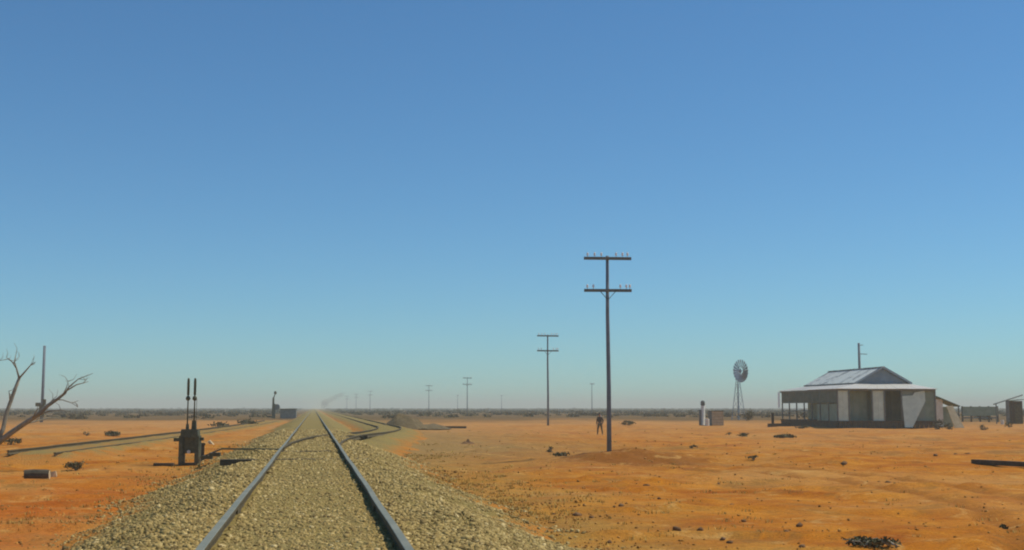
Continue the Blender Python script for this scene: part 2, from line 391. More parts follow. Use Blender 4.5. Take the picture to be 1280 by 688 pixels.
BOX_V = np.array([(x, y, z) for z in (-.8, .8) for (x, y) in ((-.8, -.8), (.8, -.8), (.8, .8), (-.8, .8))])
BOX_F = np.array([(0, 2, 1), (0, 3, 2), (4, 5, 6), (4, 6, 7), (0, 1, 5), (0, 5, 4), (1, 2, 6), (1, 6, 5), (2, 3, 7), (2, 7, 6), (3, 0, 4), (3, 4, 7)])
def rock_field(P, size, flat=0.75):
    """broken angular stones: eight jittered corners each"""
    n = len(P)
    V = np.repeat(BOX_V[None], n, 0) * (1 + RNG.uniform(-0.55, 0.30, (n, 8, 3)))
    V[:, 4:, :2] *= RNG.uniform(0.35, 1.0, (n, 1, 2))
    V *= RNG.uniform(0.6, 1.3, (n, 1, 3)) * np.array([1, 1, flat])
    a = RNG.uniform(0, 2 * np.pi, n); b = RNG.normal(0, 0.55, n)
    ca, sa, cb, sb = np.cos(a), np.sin(a), np.cos(b), np.sin(b)
    y = V[..., 1] * cb[:, None] - V[..., 2] * sb[:, None]; z = V[..., 1] * sb[:, None] + V[..., 2] * cb[:, None]; x = V[..., 0]
    V = np.stack([x * ca[:, None] - y * sa[:, None], x * sa[:, None] + y * ca[:, None], z], -1) * np.asarray(size)[:, None, None] + P[:, None, :]
    F = (BOX_F[None] + (np.arange(n) * 8)[:, None, None]).reshape(-1, 3)
    return V.reshape(-1, 3), F

# ------------------------------------------------------------------ setting: ground
N = 640
u = np.linspace(-1, 1, N)
gx = 6 * np.sinh(math.asinh(4000 / 6) * u) + 4
uy = np.linspace(-0.55, 1, N)
gy = 9 * np.sinh(math.asinh(4000 / 9) * uy) + 18
X, Y = np.meshgrid(gx, gy, indexing='ij')
V = np.stack([X, Y, hz(X, Y)], -1).reshape(-1, 3)
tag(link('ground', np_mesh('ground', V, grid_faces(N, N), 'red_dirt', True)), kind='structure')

# ------------------------------------------------------------------ setting: track beds
RAIL_Z = 0.72
def s01(t): t = max(0.0, min(1.0, t)); return t * t * (3 - 2 * t)
def loop_x(y): return -0.04 + 5.3 * s01((y - 32) / 56)
def siding_x(y):
    t = (y - 40) / 106.0
    return -9.6 + 4.7 * (1 - (1 - max(0, min(1, t))) ** 1.7) - (0.0 if y < 146 else 0.0)
def bed_profile(o, crown, half, toe):
    a = np.abs(o)
    return np.where(a < half, crown, crown * np.clip(1 - (a - half) / (toe - half), -0.6, 1))
def strip_bed(name, fx, ys, crown, half, toe, drop=0.0):
    off = np.concatenate([np.linspace(-toe - 0.5, -half, 14)[:-1], np.linspace(-half, half, 34), np.linspace(half, toe + 0.5, 14)[1:]])
    OO, YY = np.meshgrid(off, ys, indexing='ij')
    cx = np.array([fx(y) for y in ys])[None, :]
    edge = vnoise(YY / 1.6, OO * 0 + np.sign(OO) * 5, 21) * 0.5 + vnoise(YY / 0.5, np.sign(OO) * 9, 22) * 0.22
    Z = bed_profile(OO - np.sign(OO) * edge, crown, half, toe)
    XX = cx + OO
    Z = Z + vnoise(XX / 0.35, YY / 0.35, 23) * 0.022 + vnoise(XX / 1.3, YY / 1.3, 24) * 0.04 - drop
    V = np.stack([XX, YY, Z], -1).reshape(-1, 3)
    return tag(link(name, np_mesh(name, V, grid_faces(len(off), len(ys)), 'ballast_grit', True)), kind='structure')
ys_main = np.concatenate([np.arange(2, 40, 0.22), np.arange(40, 120, 1.0), np.geomspace(120, 2600, 60)])
BED = strip_bed('ballast_bed', lambda y: -0.04, ys_main, 0.612, 1.35, 3.15)
ys_loop = np.concatenate([np.arange(36, 130, 0.8), np.geomspace(130, 1500, 40)])
LOOPBED = strip_bed('loop_bed', loop_x, ys_loop, 0.46, 1.2, 2.9, (0.10 * np.clip((ys_loop - 55) / 30, 0, 1) + 0.02)[None, :])
ys_sid = np.arange(38.5, 150, 0.8)
SIDBED = strip_bed('siding_bed', siding_x, ys_sid, 0.24, 1.0, 2.0, 0.55 * np.clip((44 - ys_sid) / 5, 0, 1)[None, :] + 0.02)

# loose stones over the near bed: 300 largest in view as pieces, the rest one mass
def bed_points():
    out = []
    y = 4.0
    while y < 64:
        dy = 0.5
        dens = 1250 * (8.0 / max(y, 8.0)) ** 1.25
        nn = int(dens * 7.6 * dy)
        xs = RNG.uniform(-3.7, 3.9, nn); yy = RNG.uniform(y, y + dy, nn)
        out.append(np.stack([xs, yy], 1)); y += dy
    return np.concatenate(out)
pts = bed_points()
off = pts[:, 0] + 0.04
keep = (np.abs(np.abs(off) - 0.755) > 0.055)
inner = np.abs(off) < 0.66
keep &= ~(inner & (RNG.random(len(pts)) < 0.30))
edge = vnoise(pts[:, 1] / 1.6, np.sign(off) * 5, 21) * 0.5 + vnoise(pts[:, 1] / 0.5, np.sign(off) * 9, 22) * 0.22
zz = bed_profile(off - np.sign(off) * edge, 0.612, 1.35, 3.15)
fade = np.clip((np.abs(off) - edge * 2.0 - 2.0 - 0.2 * (off > 0)) / 1.6, 0, 1) ** 0.6
keep &= RNG.random(len(pts)) > fade * 0.985
zz = np.maximum(zz, hz(pts[:, 0], pts[:, 1])) + vnoise(pts[:, 0] / 0.35, pts[:, 1] / 0.35, 23) * 0.022 + vnoise(pts[:, 0] / 1.3, pts[:, 1] / 1.3, 24) * 0.04
sz = np.where(inner, 0.008 + 0.024 * RNG.random(len(pts)) ** 2.2, 0.009 + 0.027 * RNG.random(len(pts)) ** 2.2)
sz *= np.where(RNG.random(len(pts)) < 0.05, 1.5, 1.0) * (1 + np.clip((pts[:, 1] - 14) / 40, 0, 1) * 0.8)
P3 = np.stack([pts[:, 0], pts[:, 1], zz + sz * np.where(inner, -0.15, -0.05)], 1)[keep]; sz = sz[keep]
# largest as seen
rel = np.array([[p[0], p[1], p[2] - CAM_Z] for p in P3])
depth = rel @ np.array(FV); sxp = 640 + FPX * (rel @ np.array(RV)) / depth; syp = 344 - FPX * (rel @ np.array(UV)) / depth
vis = (depth > 1) & (sxp > 0) & (sxp < 1280) & (syp < 690)
app = np.where(vis, sz / depth, 0)
order = np.argsort(-app); big = order[:300]; rest = order[300:]
VV, FF = rock_field(P3[rest], sz[rest])
tag(link('ballast', np_mesh('ballast', VV, FF, 'ballast_rock'), BED), kind='stuff')
protos = []
for k in range(12):
    a, b = rock_field(np.zeros((1, 3)), np.array([1.0])); protos.append(np_mesh('ballast_stone', a, b, 'ballast_rock'))
for i in big:
    o = link('ballast_stone', protos[i % 12], BED)
    o.location = P3[i]; s = float(sz[i]); o.scale = (s, s, s); o.rotation_euler = (0, 0, random.uniform(0, 6.28))

# ------------------------------------------------------------------ rails
RAIL_PROF = [(-0.065, -0.15), (0.065, -0.15), (0.065, -0.135), (0.012, -0.115), (0.012, -0.045), (0.036, -0.035), (0.036, -0.004), (0.030, 0.0)]
RAIL_PROF = RAIL_PROF + [(-x, z) for x, z in reversed(RAIL_PROF[2:])]
HEAD_PROF = [(-0.034, 0.0), (-0.030, 0.0035), (0.030, 0.0035), (0.034, 0.0)]
def extrude(prof, path, closed=True):
    n = len(prof); vs = []; fs = []
    for i, p in enumerate(path):
        a = path[max(i - 1, 0)]; b = path[min(i + 1, len(path) - 1)]
        t = Vector((b[0] - a[0], b[1] - a[1], 0)).normalized(); s = Vector((t.y, -t.x, 0))
        for (x, z) in prof: vs.append(Vector(p) + s * x + Vector((0, 0, z)))
    for i in range(len(path) - 1):
        for k in range(n if closed else n - 1):
            a, b = i * n + k, i * n + (k + 1) % n
            fs.append((a, b, b + n, a + n))
    if closed: fs += [tuple(reversed(range(n))), tuple(range((len(path) - 1) * n, len(path) * n))]
    return MB().add(vs, fs)
def rail(parent, path, polished=True):
    r = extrude(RAIL_PROF, path).build('rail', 'rail_steel', parent)
    if polished:
        extrude(HEAD_PROF, path).build('running_surface', 'rail_head', r)
    return r
def wob(y, k): return 0.006 * math.sin(y * 0.37 + k) + 0.004 * math.sin(y * 1.13 + 2 * k)
ysr = [2 + 1.5 * i for i in range(60)] + list(np.geomspace(95, 2500, 40))
TR = thing('railway_track', 'straight main railway track of two steel rails running to the horizon', 'railway track')
for k, x in enumerate((-0.80, 0.715)):
    rail(TR, [(x + wob(y, k), y, RAIL_Z + 0.4 * wob(y, k + 3)) for y in ysr])
jm = MB().box((0.02, 0, -0.085), (0.02, 0.55, 0.075)).box((-0.02, 0, -0.085), (0.02, 0.55, 0.075)).mesh('fishplate', 'rail_steel')
for k, x in enumerate((-0.80, 0.715)):
    for i in range(5):
        o = link('fishplate', jm, TR); y = 13.5 + 12.2 * i + 0.4 * k; o.location = (x + wob(y, k), y, RAIL_Z)
slv = [MB().box((0, 0, 0), (2.5, 0.24, 0.13)).mesh('sleeper', 'dark_timber')]
for i in range(40):                                             # sleepers buried to their tops
    o = link('sleeper', slv[0], TR); y = 5.2 + i * 0.72 + random.uniform(-.03, .03)
    o.location = (-0.04 + random.uniform(-.03, .03), y, 0.50 + random.uniform(-.012, .01)); o.rotation_euler = (0, 0, random.uniform(-.02, .02))
# long turnout timbers showing above the ballast
for (y, x0, x1, dz) in ((27.3, -2.0, 1.3, 0.02), (32.2, -1.4, 1.3, 0.022), (48.5, -1.3, 2.0, 0.02), (50, -1.3, 2.2, 0.02)):
    MB().box(((x0 + x1) / 2, y, 0.54 + dz), (x1 - x0, 0.25, 0.13), Matrix.Rotation(random.uniform(-.01, .01), 3, 'Z')).build('sleeper', 'dark_timber', TR)
LT = thing('railway_track', 'passing loop track curving off the main line to the right', 'railway track', group=None)
def loop_path(o, y0, y1):
    out = []; y = y0
    while y < y1:
        e = 0.5; dx = (loop_x(y + e) - loop_x(y - e)) / (2 * e); nl = math.hypot(1, dx)
        out.append((loop_x(y) + o / nl, y - o * dx / nl, RAIL_Z - 0.012 - 0.23 * s01((y - 42) / 30) - 0.05 * s01((y - 70) / 40))); y += 1.5 if y < 100 else y * 0.06
    return out
rail(LT, loop_path(-0.757, 33.0, 1400), False); rail(LT, loop_path(0.757, 33.0, 1400), False)
ST = thing('railway_track', 'low half-buried siding track left of the main line behind the lever frame', 'railway track')
yy = [43 + 1.5 * i for i in range(69)]
rail(ST, [(siding_x(y) - 0.75, y, 0.335 + wob(y, 1)) for y in yy], False)
rail(ST, [(siding_x(y) + 0.75, y, 0.25 + wob(y, 2)) for y in yy], False)

# ------------------------------------------------------------------ foliage helpers
def leaf_cloud(n, c, r, leaf, up=0.0, seed_shell=0.35):
    """n small two-triangle leaves through an ellipsoid, clumped"""
    c = np.array(c, float); r = np.array(r, float)
    nc = max(5, n // 28)
    d = RNG.normal(size=(nc, 3)); d /= np.linalg.norm(d, axis=1)[:, None]
    cc = d * (RNG.uniform(0.2, 1, (nc, 1)) ** 0.5) * 0.8; cc[:, 2] = np.abs(cc[:, 2]) if up else cc[:, 2]
    cl = RNG.integers(0, nc, n)
    p = (cc[cl] + RNG.normal(0, 0.2, (n, 3))) * r + c
    a = RNG.normal(size=(n, 3)); a /= np.linalg.norm(a, axis=1)[:, None]
    b = RNG.normal(size=(n, 3)); b -= a * (a * b).sum(1)[:, None]; b /= np.linalg.norm(b, axis=1)[:, None]
    L = leaf * RNG.uniform(0.6, 1.5, (n, 1)); w = L * 0.45
    V = np.stack([p - a * L, p + b * w, p + a * L, p - b * w], 1)
    return V.reshape(-1, 3), np.arange(n * 4).reshape(-1, 4)
def bush(name, label, cat, px, py, w, h, n=260, group=None, d=None, mat='saltbush_leaf'):
    p = ground_at(px, py, 0) if d is None else at(px, py, d)
    z = gz(p.x, p.y)
    t = thing(name, label, cat, (p.x, p.y, z), 0, group)
    st = MB()
    for k in range(6):
        a = random.uniform(0, 6.28); rr = random.uniform(.2, .8)
        st.tube([(0, 0, -0.03), (math.cos(a) * w * .25 * rr, math.sin(a) * w * .25 * rr, h * .45), (math.cos(a) * w * .42 * rr, math.sin(a) * w * .42 * rr, h * .85)], [0.016, 0.011, 0.005], 5)
    st.build('stem', 'dead_wood', t)
    V, F = leaf_cloud(n, (0, 0, h * 0.5), (w / 2, w / 2, h * 0.52), max(0.03, w * 0.055))
    V[:, 2] = np.maximum(V[:, 2], 0.0)
    link('crown', np_mesh('crown', V, F, mat), t)
    return t

# ------------------------------------------------------------------ house
HO = at(1104, 500, 106.5); HO.z = 0.02
HOUSE = thing('homestead', 'corrugated iron homestead with gabled roof and wraparound veranda on the plain', 'house', HO, R(-3.9))
hx, L, ez, rz_ = 2.55, 13.0, 3.93, 5.30
VX0, VX1, VY0 = -5.1, 3.75, -2.4
veave, vin = 3.36, 3.86
# main walls and gable
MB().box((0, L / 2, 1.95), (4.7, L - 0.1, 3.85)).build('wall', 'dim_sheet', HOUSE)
g = MB().add([(-2.35, 0.02, 3.86), (2.35, 0.02, 3.86), (0, 0.02, 5.16), (-2.35, 0.12, 3.86), (2.35, 0.12, 3.86), (0, 0.12, 5.16)], [(0, 1, 2), (5, 4, 3), (0, 3, 4, 1), (1, 4, 5, 2), (2, 5, 3, 0)])
gab = g.build('gable', 'gable_board', HOUSE)
for k in range(9):                                             # weatherboards on the gable
    z = 3.90 + k * 0.135; hw = 2.28 * (5.16 - z) / 1.30
    if hw > 0.15: MB().box((0, 0.005, z + 0.06), (2 * hw - 0.08, 0.022, 0.12), Matrix.Rotation(0.07, 3, 'X')).build('board', 'gable_board', gab)
for s in (-1, 1):                                              # barge boards
    MB().bar((s * (hx + 0.02), -0.22, ez - 0.06), (0, -0.22, rz_ + 0.0), 0.05, 0.20).build('barge_board', 'gable_board', HOUSE)
# main roof in sheets
roof = MB().bar((0, -0.25, rz_ + 0.03), (0, L + 0.2, rz_ + 0.03), 0.30, 0.06).build('roof', 'roof_iron', HOUSE)
nsh = 15; wsh = (L + 0.45) / nsh
for s in (-1, 1):
    for k in range(nsh):
        y0 = -0.25 + k * wsh; y1 = y0 + wsh - 0.02; dz = random.uniform(0, 0.025)
        q = [(s * hx, y0, ez + dz), (s * hx, y1, ez + dz), (0, y1, rz_ + dz * .5), (0, y0, rz_ + dz * .5)]
        if s < 0: q = [q[1], q[0], q[3], q[2]]
        MB().slab(q, 0.03).build('roof_sheet', 'roof_iron', roof)
    MB().box((s * (hx + 0.05), L / 2, ez - 0.05), (0.10, L + 0.3, 0.10)).build('gutter', 'grey_timber', HOUSE)
# veranda roof in sheets: front with hips, left side, right side
vr = MB().box(((VX0 + VX1) / 2, VY0 + 0.03, veave - 0.09), (VX1 - VX0, 0.05, 0.14)).build('veranda_roof', 'grey_timber', HOUSE)
fx = np.linspace(VX0 - 0.1, VX1 + 0.1, 11)
for i in range(10):
    a, b = fx[i], fx[i + 1] - 0.015
    ia = -2.33 + (a - VX0) / (VX1 - VX0) * 4.66; ib = -2.33 + (b - VX0) / (VX1 - VX0) * 4.66
    dz = random.uniform(0, .02)
    MB().slab([(a, VY0 - 0.18, veave + dz), (b, VY0 - 0.18, veave + dz), (ib, -0.02, vin + dz), (ia, -0.02, vin + dz)], 0.025).build('roof_sheet', 'veranda_iron', vr)
ly = np.linspace(VY0 - 0.15, L + 0.3, 17)
for i in range(16):
    a, b = ly[i] , ly[i + 1] - 0.015; dz = random.uniform(0, .02)
    ia, ib = max(a, 0.0 + 0.001), max(b, 0.05)
    MB().slab([(VX0 - 0.15, b, veave + dz), (VX0 - 0.15, a, veave + dz), (-2.37, ia, vin - 0.02 + dz), (-2.37, ib, vin - 0.02 + dz)], 0.025).build('roof_sheet', 'veranda_iron', vr)
    MB().slab([(VX1 + 0.15, a, veave + dz), (VX1 + 0.15, b, veave + dz), (2.37, ib, vin - 0.02 + dz), (2.37, ia, vin - 0.02 + dz)], 0.025).build('roof_sheet', 'roof_iron', vr)
MB().box((VX0 - 0.02, L / 2 - 1.2, veave - 0.1), (0.05, L + 2.3, 0.14)).build('fascia', 'grey_timber', HOUSE)
# floor, stumps and skirting
fl = MB().box(((VX0 + VX1) / 2, L / 2 - 1.2, 0.56), (VX1 - VX0 + 0.1, L + 2.5, 0.10)).build('veranda_floor', 'dark_timber', HOUSE)
x = VX0 + 0.1
while x < VX1:
    MB().box((x + 0.2, VY0 + 0.05, 0.25), (0.37, 0.03, 0.56 + random.uniform(-.05, .0))).build('skirting_board', 'dark_timber', fl); x += 0.40
y = VY0 + 0.2
while y < L:
    MB().box((VX0 + 0.03, y + 0.4, 0.25), (0.03, 0.77, 0.55)).build('skirting_board', 'dark_timber', fl); y += 0.80
# front: posts, infill sheets
for x in (VX0 + 0.06, -4.0, -1.95, -0.85, 0.68, VX1 - 0.06):
    MB().box((x, VY0 + 0.08, 1.95), (0.10, 0.10, 2.72)).build('veranda_post', 'grey_timber', HOUSE)
def infill(x0, x1, z0, z1, mat, y=VY0 + 0.14, name='infill_sheet'):
    n = max(1, round((x1 - x0) / 0.62)); w = (x1 - x0) / n
    for k in range(n):
        MB().box((x0 + (k + .5) * w, y + random.uniform(0, .012), (z0 + z1) / 2), (w - 0.012, 0.022, z1 - z0)).build(name, mat, HOUSE)
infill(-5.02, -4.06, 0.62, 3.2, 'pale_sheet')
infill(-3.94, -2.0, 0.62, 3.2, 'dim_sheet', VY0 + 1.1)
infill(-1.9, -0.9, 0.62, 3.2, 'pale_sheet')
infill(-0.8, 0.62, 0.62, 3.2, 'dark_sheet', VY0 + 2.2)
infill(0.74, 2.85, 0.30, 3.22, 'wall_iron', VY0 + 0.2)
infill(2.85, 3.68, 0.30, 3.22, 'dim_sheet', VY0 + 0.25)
MB().add([(0.75, VY0 - 0.25, 0.05), (1.45, VY0 - 0.25, 0.05), (2.80, VY0 + 0.05, 2.3), (2.80, VY0 + 0.12, 3.22), (1.9, VY0 + 0.12, 3.05), (1.7, VY0 + .10, 2.8), (0.72, VY0 + 0.1, 2.75)] +
         [(0.75, VY0 - 0.22, 0.05), (1.45, VY0 - 0.22, 0.05), (2.80, VY0 + 0.08, 2.3), (2.80, VY0 + 0.15, 3.22), (1.9, VY0 + 0.15, 3.05), (1.7, VY0 + .13, 2.8), (0.72, VY0 + 0.13, 2.75)],
         [tuple(range(7)), tuple(reversed(range(7, 14)))] + [(i, i + 7, (i + 1) % 7 + 7, (i + 1) % 7) for i in range(7)]).build('diagonal_sheet', 'pale_sheet', HOUSE)  # pale sheet with a diagonal right edge over the darker wall sheets
# right side wall of lean-to
for k in range(8):
    MB().box((VX1 - 0.03, VY0 + 0.3 + (k + .5) * 1.7, 1.75), (0.03, 1.67, 3.1)).build('side_sheet', 'wall_iron', HOUSE)
# left veranda: posts, hanging valance sheets, rail
for k in range(8):
    y = VY0 + 0.1 + k * (L + 1.9) / 7
    MB().box((VX0 + 0.06, y, 1.95), (0.10, 0.10, 2.72)).build('veranda_post', 'grey_timber', HOUSE)
    if k < 7:
        dy = (L + 1.9) / 7
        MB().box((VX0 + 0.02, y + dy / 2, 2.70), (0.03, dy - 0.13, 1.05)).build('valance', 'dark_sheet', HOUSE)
        if k > 2:
            MB().box((VX0 + 0.05, y + dy / 2, 1.45), (0.05, dy - 0.1, 0.07)).build('hand_rail', 'grey_timber', HOUSE)
# enclosed front two bays of left veranda
for k in range(5):
    MB().box((VX0 + 0.10, VY0 + 0.3 + (k + .5) * 1.0, 1.3), (0.025, 0.98, 1.55)).build('infill_sheet', 'dim_sheet', HOUSE)
# back end of left veranda: hanging pale blind at the far corner
MB().box((VX0 - 0.10, L + 0.15, 2.5), (0.03, 0.55, 1.5)).build('blind', 'porcelain', HOUSE)
# windows and a door on the shaded wall
for k, y in enumerate((2.6, 6.2, 9.8)):
    w = MB().box((-2.37, y, 1.9), (0.05, 1.0, 1.3)).build('window', 'dark_iron', HOUSE)
    MB().box((-2.41, y, 1.20), (0.12, 1.15, 0.06)).build('sill', 'grey_timber', w)
dr = MB().box((0.1, -0.01, 1.62), (0.95, 0.05, 2.05)).build('door', 'dark_timber', HOUSE)
MB().box((0.48, -0.06, 1.6), (0.04, 0.05, 0.12)).build('handle', 'dark_iron', dr)
# low gate post at the far end of the veranda
pp = at(966, 531, 118)
gp = MB().box((0, 0, 0.62), (0.22, 0.16, 1.25)).box((0, 0, 1.27), (0.28, 0.2, 0.06)).build('gate_post', 'dark_timber')
gp.location = (pp.x, pp.y, gz(pp.x, pp.y) - 0.03); tag(gp, 'short dark timber post at the left end of the homestead', 'post')
lp = at(972, 533, 112)
kb = MB()
kb.bar((-0.9, 0, 0.16), (1.3, 0.3, 0.18), 0.30, 0.34)
kb = kb.build('dark_bar', 'dark_timber'); kb.location = (lp.x, lp.y, gz(lp.x, lp.y)); tag(kb, 'thick dark timber lying at the left foot of the homestead', 'timber')

# shed behind the house on the right
p = at(1186, 534, 111)
SH = thing('lean_to_shed', 'small pale lean-to shed with sloping dark roof right of the homestead', 'shed', (p.x, p.y, gz(p.x, p.y)), R(-3.9))
MB().box((-0.68, 0.3, 1.3), (0.62, 0.06, 2.6)).build('wall', 'white_paint', SH)
MB().box((0.25, 0.9, 0.95), (1.2, 0.06, 1.9)).build('wall', 'dim_sheet', SH)
MB().slab([(-1.1, -0.1, 2.90), (1.15, -0.1, 1.98), (1.15, 2.0, 1.98), (-1.1, 2.0, 2.90)], 0.07).build('roof', 'dark_sheet', SH)
for x, y, z in ((-0.95, 1.9, 2.78), (1.0, 1.9, 1.95), (1.0, 0.0, 1.95)):
    MB().box((x, y, z / 2), (0.09, 0.09, z)).build('post', 'grey_timber', SH)
p = at(1192, 535, 107.5)
b = MB().add([(-0.65, -0.1, 1.9), (-0.05, -0.1, 1.95), (0.62, -0.75, 0), (-0.30, -0.75, 0), (-0.65, -0.03, 1.9), (-0.05, -0.03, 1.95), (0.62, -0.66, 0), (-0.30, -0.66, 0)],
             [(3, 2, 1, 0), (4, 5, 6, 7), (0, 1, 5, 4), (1, 2, 6, 5), (2, 3, 7, 6), (3, 0, 4, 7)]).build('leaning_board', 'tan_board')
b.location = (p.x, p.y, gz(p.x, p.y)); tag(b, 'tan tapered board leaning against the shed right of the homestead', 'board')

# outhouse at the right edge
p = at(1269, 531, 128)
OH = thing('outhouse', 'narrow dark outhouse with skillion roof at the right edge', 'outhouse', (p.x, p.y, gz(p.x, p.y) - 0.03), R(-5))
w_ = MB(); w_.box((0, 0, 1.2), (1.15, 1.2, 2.45)); w_.build('wall', 'dark_timber', OH)
dd_ = MB().box((0.05, -0.62, 1.1), (0.75, 0.04, 2.0)).build('door', 'dark_iron', OH)
MB().box((0.35, -0.66, 1.1), (0.04, 0.04, 0.12)).build('handle', 'grey_timber', dd_)
MB().slab([(-0.75, -0.8, 2.46), (0.75, -0.8, 2.62), (0.75, 0.75, 2.62), (-0.75, 0.75, 2.46)], 0.05).build('roof', 'dark_sheet', OH)
a = at(1242, 505.6, 124); c = at(1278, 494, 126)
fp = thing('leaning_pole', 'long thin pole propped at a slant against the outhouse', 'pole', (a.x, a.y, 0))
MB().tube([(a.x - a.x, 0, a.z), Vector((c.x - a.x, c.y - a.y, c.z))], [0.07, 0.06], 7).build('pole', 'grey_timber', fp)
q = at(1245, 505, 124)
MB().tube([(q.x - a.x, q.y - a.y, -0.1), (q.x - a.x, q.y - a.y, q.z - 0.02)], 0.06, 7).build('prop', 'grey_timber', fp)
q = at(1259, 500, 125)
MB().box((q.x - a.x, q.y - a.y, q.z / 2 - 0.05), (0.32, 0.14, q.z)).build('prop', 'grey_timber', fp)
p = at(1253, 531, 120)
dr_ = MB().lathe((0, 0, 0), [(0.16, 0), (0.17, 0.02), (0.165, 0.4), (0.15, 0.42)], 12).build('tin', 'white_paint'); dr_.location = (p.x, p.y, gz(p.x, p.y)); tag(dr_, 'small white tin on the dirt near the outhouse', 'tin')
# post and rail fence between shed and outhouse
FE = thing('fence', 'low grey post and rail fence between shed and outhouse', 'fence')
fpts = [at(px, 520, 150) for px in (1203, 1214, 1225, 1236, 1247)]
for q in fpts: MB().box((q.x, q.y, 0.9), (0.16, 0.16, 2.1)).build('post', 'dark_timber', FE)
for a_, b_ in zip(fpts[:-1], fpts[1:]): MB().bar((a_.x, a_.y - .1, 1.35), (b_.x, b_.y - .1, 1.33), 0.03, 1.1).build('fence_sheet', 'dim_sheet', FE)
for z in (0.5, 1.15):
    for a_, b_ in zip(fpts[:-1], fpts[1:]): MB().bar((a_.x, a_.y, z), (b_.x, b_.y, z + 0.02), 0.06, 0.16).build('fence_rail', 'grey_timber', FE)

# ------------------------------------------------------------------ telegraph poles
def telegraph_pole(h, arms=2):
    t = thing('telegraph_pole', '', 'telegraph pole')
    MB().tube([(0, 0, -0.3), (0.01, 0, h * 0.35), (-0.015, 0, h * 0.7), (0, 0, h)], [0.098, 0.088, 0.075, 0.064], 10).build('shaft', 'pole_timber', t, True)
    for k in range(arms):
        z = h - 0.12 - k * 1.31
        arm = MB().bar((-0.95, -0.10, z + 0.01 - 0.01 * k), (0.95, -0.10, z - 0.01), 0.09, 0.115).build('crossarm', 'grey_timber', t)
        xs = (-0.80, -0.52, -0.25, 0.34, 0.60, 0.80) if k == 0 else (-0.82, -0.58, 0.50, 0.74, 0.88)
        for x in xs:
            MB().lathe((x, -0.10, z + 0.05), [(0.012, 0), (0.012, 0.07), (0.045, 0.075), (0.047, 0.12), (0.03, 0.14), (0.042, 0.155), (0.035, 0.19), (0.01, 0.20)], 8).build('insulator', 'porcelain', arm, True)
        if k == 1:
            for s in (-1, 1): MB().bar((s * 0.33, -0.155, z - 0.02), (0.03 * s, -0.10, z - 0.36), 0.035, 0.02).build('brace', 'dark_iron', t)
    return t
TP = telegraph_pole(7.95)
PG = 'telegraph poles along the line'
spec = [(761, 41.5, 0, 'tallest telegraph pole, nearest, with two crossarms and white insulators on darker red earth'),
        (685, 106, 3, 'second telegraph pole from the right with two crossarms, thin and dark, left of the person'),
        (584, 250, 5, 'telegraph pole with two crossarms, third along the line, above the dark lump of earth'),
        (536, 335, 8, 'telegraph pole with two crossarms, fourth along the line, behind the gravel heap'),
        (462.5, 455, -4, 'small hazy telegraph pole, fifth along the line'),
        (445, 545, 3, 'small hazy telegraph pole, sixth along the line'),
        (433.5, 640, 0, 'tiny hazy telegraph pole by the smoke, seventh along the line')]
FIRST = True
for px, d, r_, lab in spec:
    o = TP if FIRST else copy_tree(TP); FIRST = False
    q = at(px, 510, d); o.scale = (0.868, 0.868, 0.853) if px == 761 else (1, 1, 1); o.location = (q.x, q.y, gz(q.x, q.y)); o.rotation_euler = (R(0.4 * (r_ % 3 - 1)), 0, -YAW + R(r_)); o['label'] = lab; o['group'] = PG
# distant poles of a second line
P2 = telegraph_pole(7.2, 1)
FIRST = True
for px, d, sc, lab in ((740, 305, 1.08, 'faint distant pole just left of the tallest telegraph pole'),
                       (627, 520, 1.0, 'very faint distant pole right of the third telegraph pole'),
                       (572, 530, 1.0, 'very faint distant pole left of the third telegraph pole')):
    o = P2 if FIRST else copy_tree(P2); FIRST = False
    q = at(px, 510, d); o.location = (q.x, q.y, gz(q.x, q.y)); o.scale = (sc,) * 3; o.rotation_euler = (0, 0, -YAW + R(55)); o['label'] = lab; o['group'] = 'far poles on the plain'
# bare pole at the left
q = at(52.5, 510, 150)
LP = thing('bare_pole', 'bare dark pole without crossarms behind the dead tree', 'pole', (q.x, q.y, gz(q.x, q.y)))
MB().tube([(0, 0, -0.2), (0.02, 0, 4), (0, 0, 9.5)], [0.20, 0.18, 0.16], 9).build('shaft', 'pole_timber', LP, True)
MB().box((0.0, -0.1, 1.45), (0.62, 0.3, 1.5)).box((-0.45, -0.1, 2.2), (0.6, 0.25, 0.45)).box((0.28, -0.1, 2.5), (0.35, 0.22, 0.7)).build('junction_box', 'dark_iron', LP)
# pole behind the house
q = at(1076, 510, 128)
HP = thing('mast', 'thin mast standing behind the homestead roof', 'mast', (q.x, q.y, gz(q.x, q.y)))
MB().tube([(0, 0, -0.2), (0, 0, 5), (0, 0, 8.6)], [0.15, 0.14, 0.12], 8).build('shaft', 'pole_timber', HP, True)
MB().bar((-0.15, -0.08, 7.45), (0.85, -0.08, 7.42), 0.06, 0.07).build('crossarm', 'grey_timber', HP)
MB().bar((-0.02, -0.08, 8.35), (0.45, -0.08, 8.4), 0.05, 0.06).build('crossarm', 'grey_timber', HP)

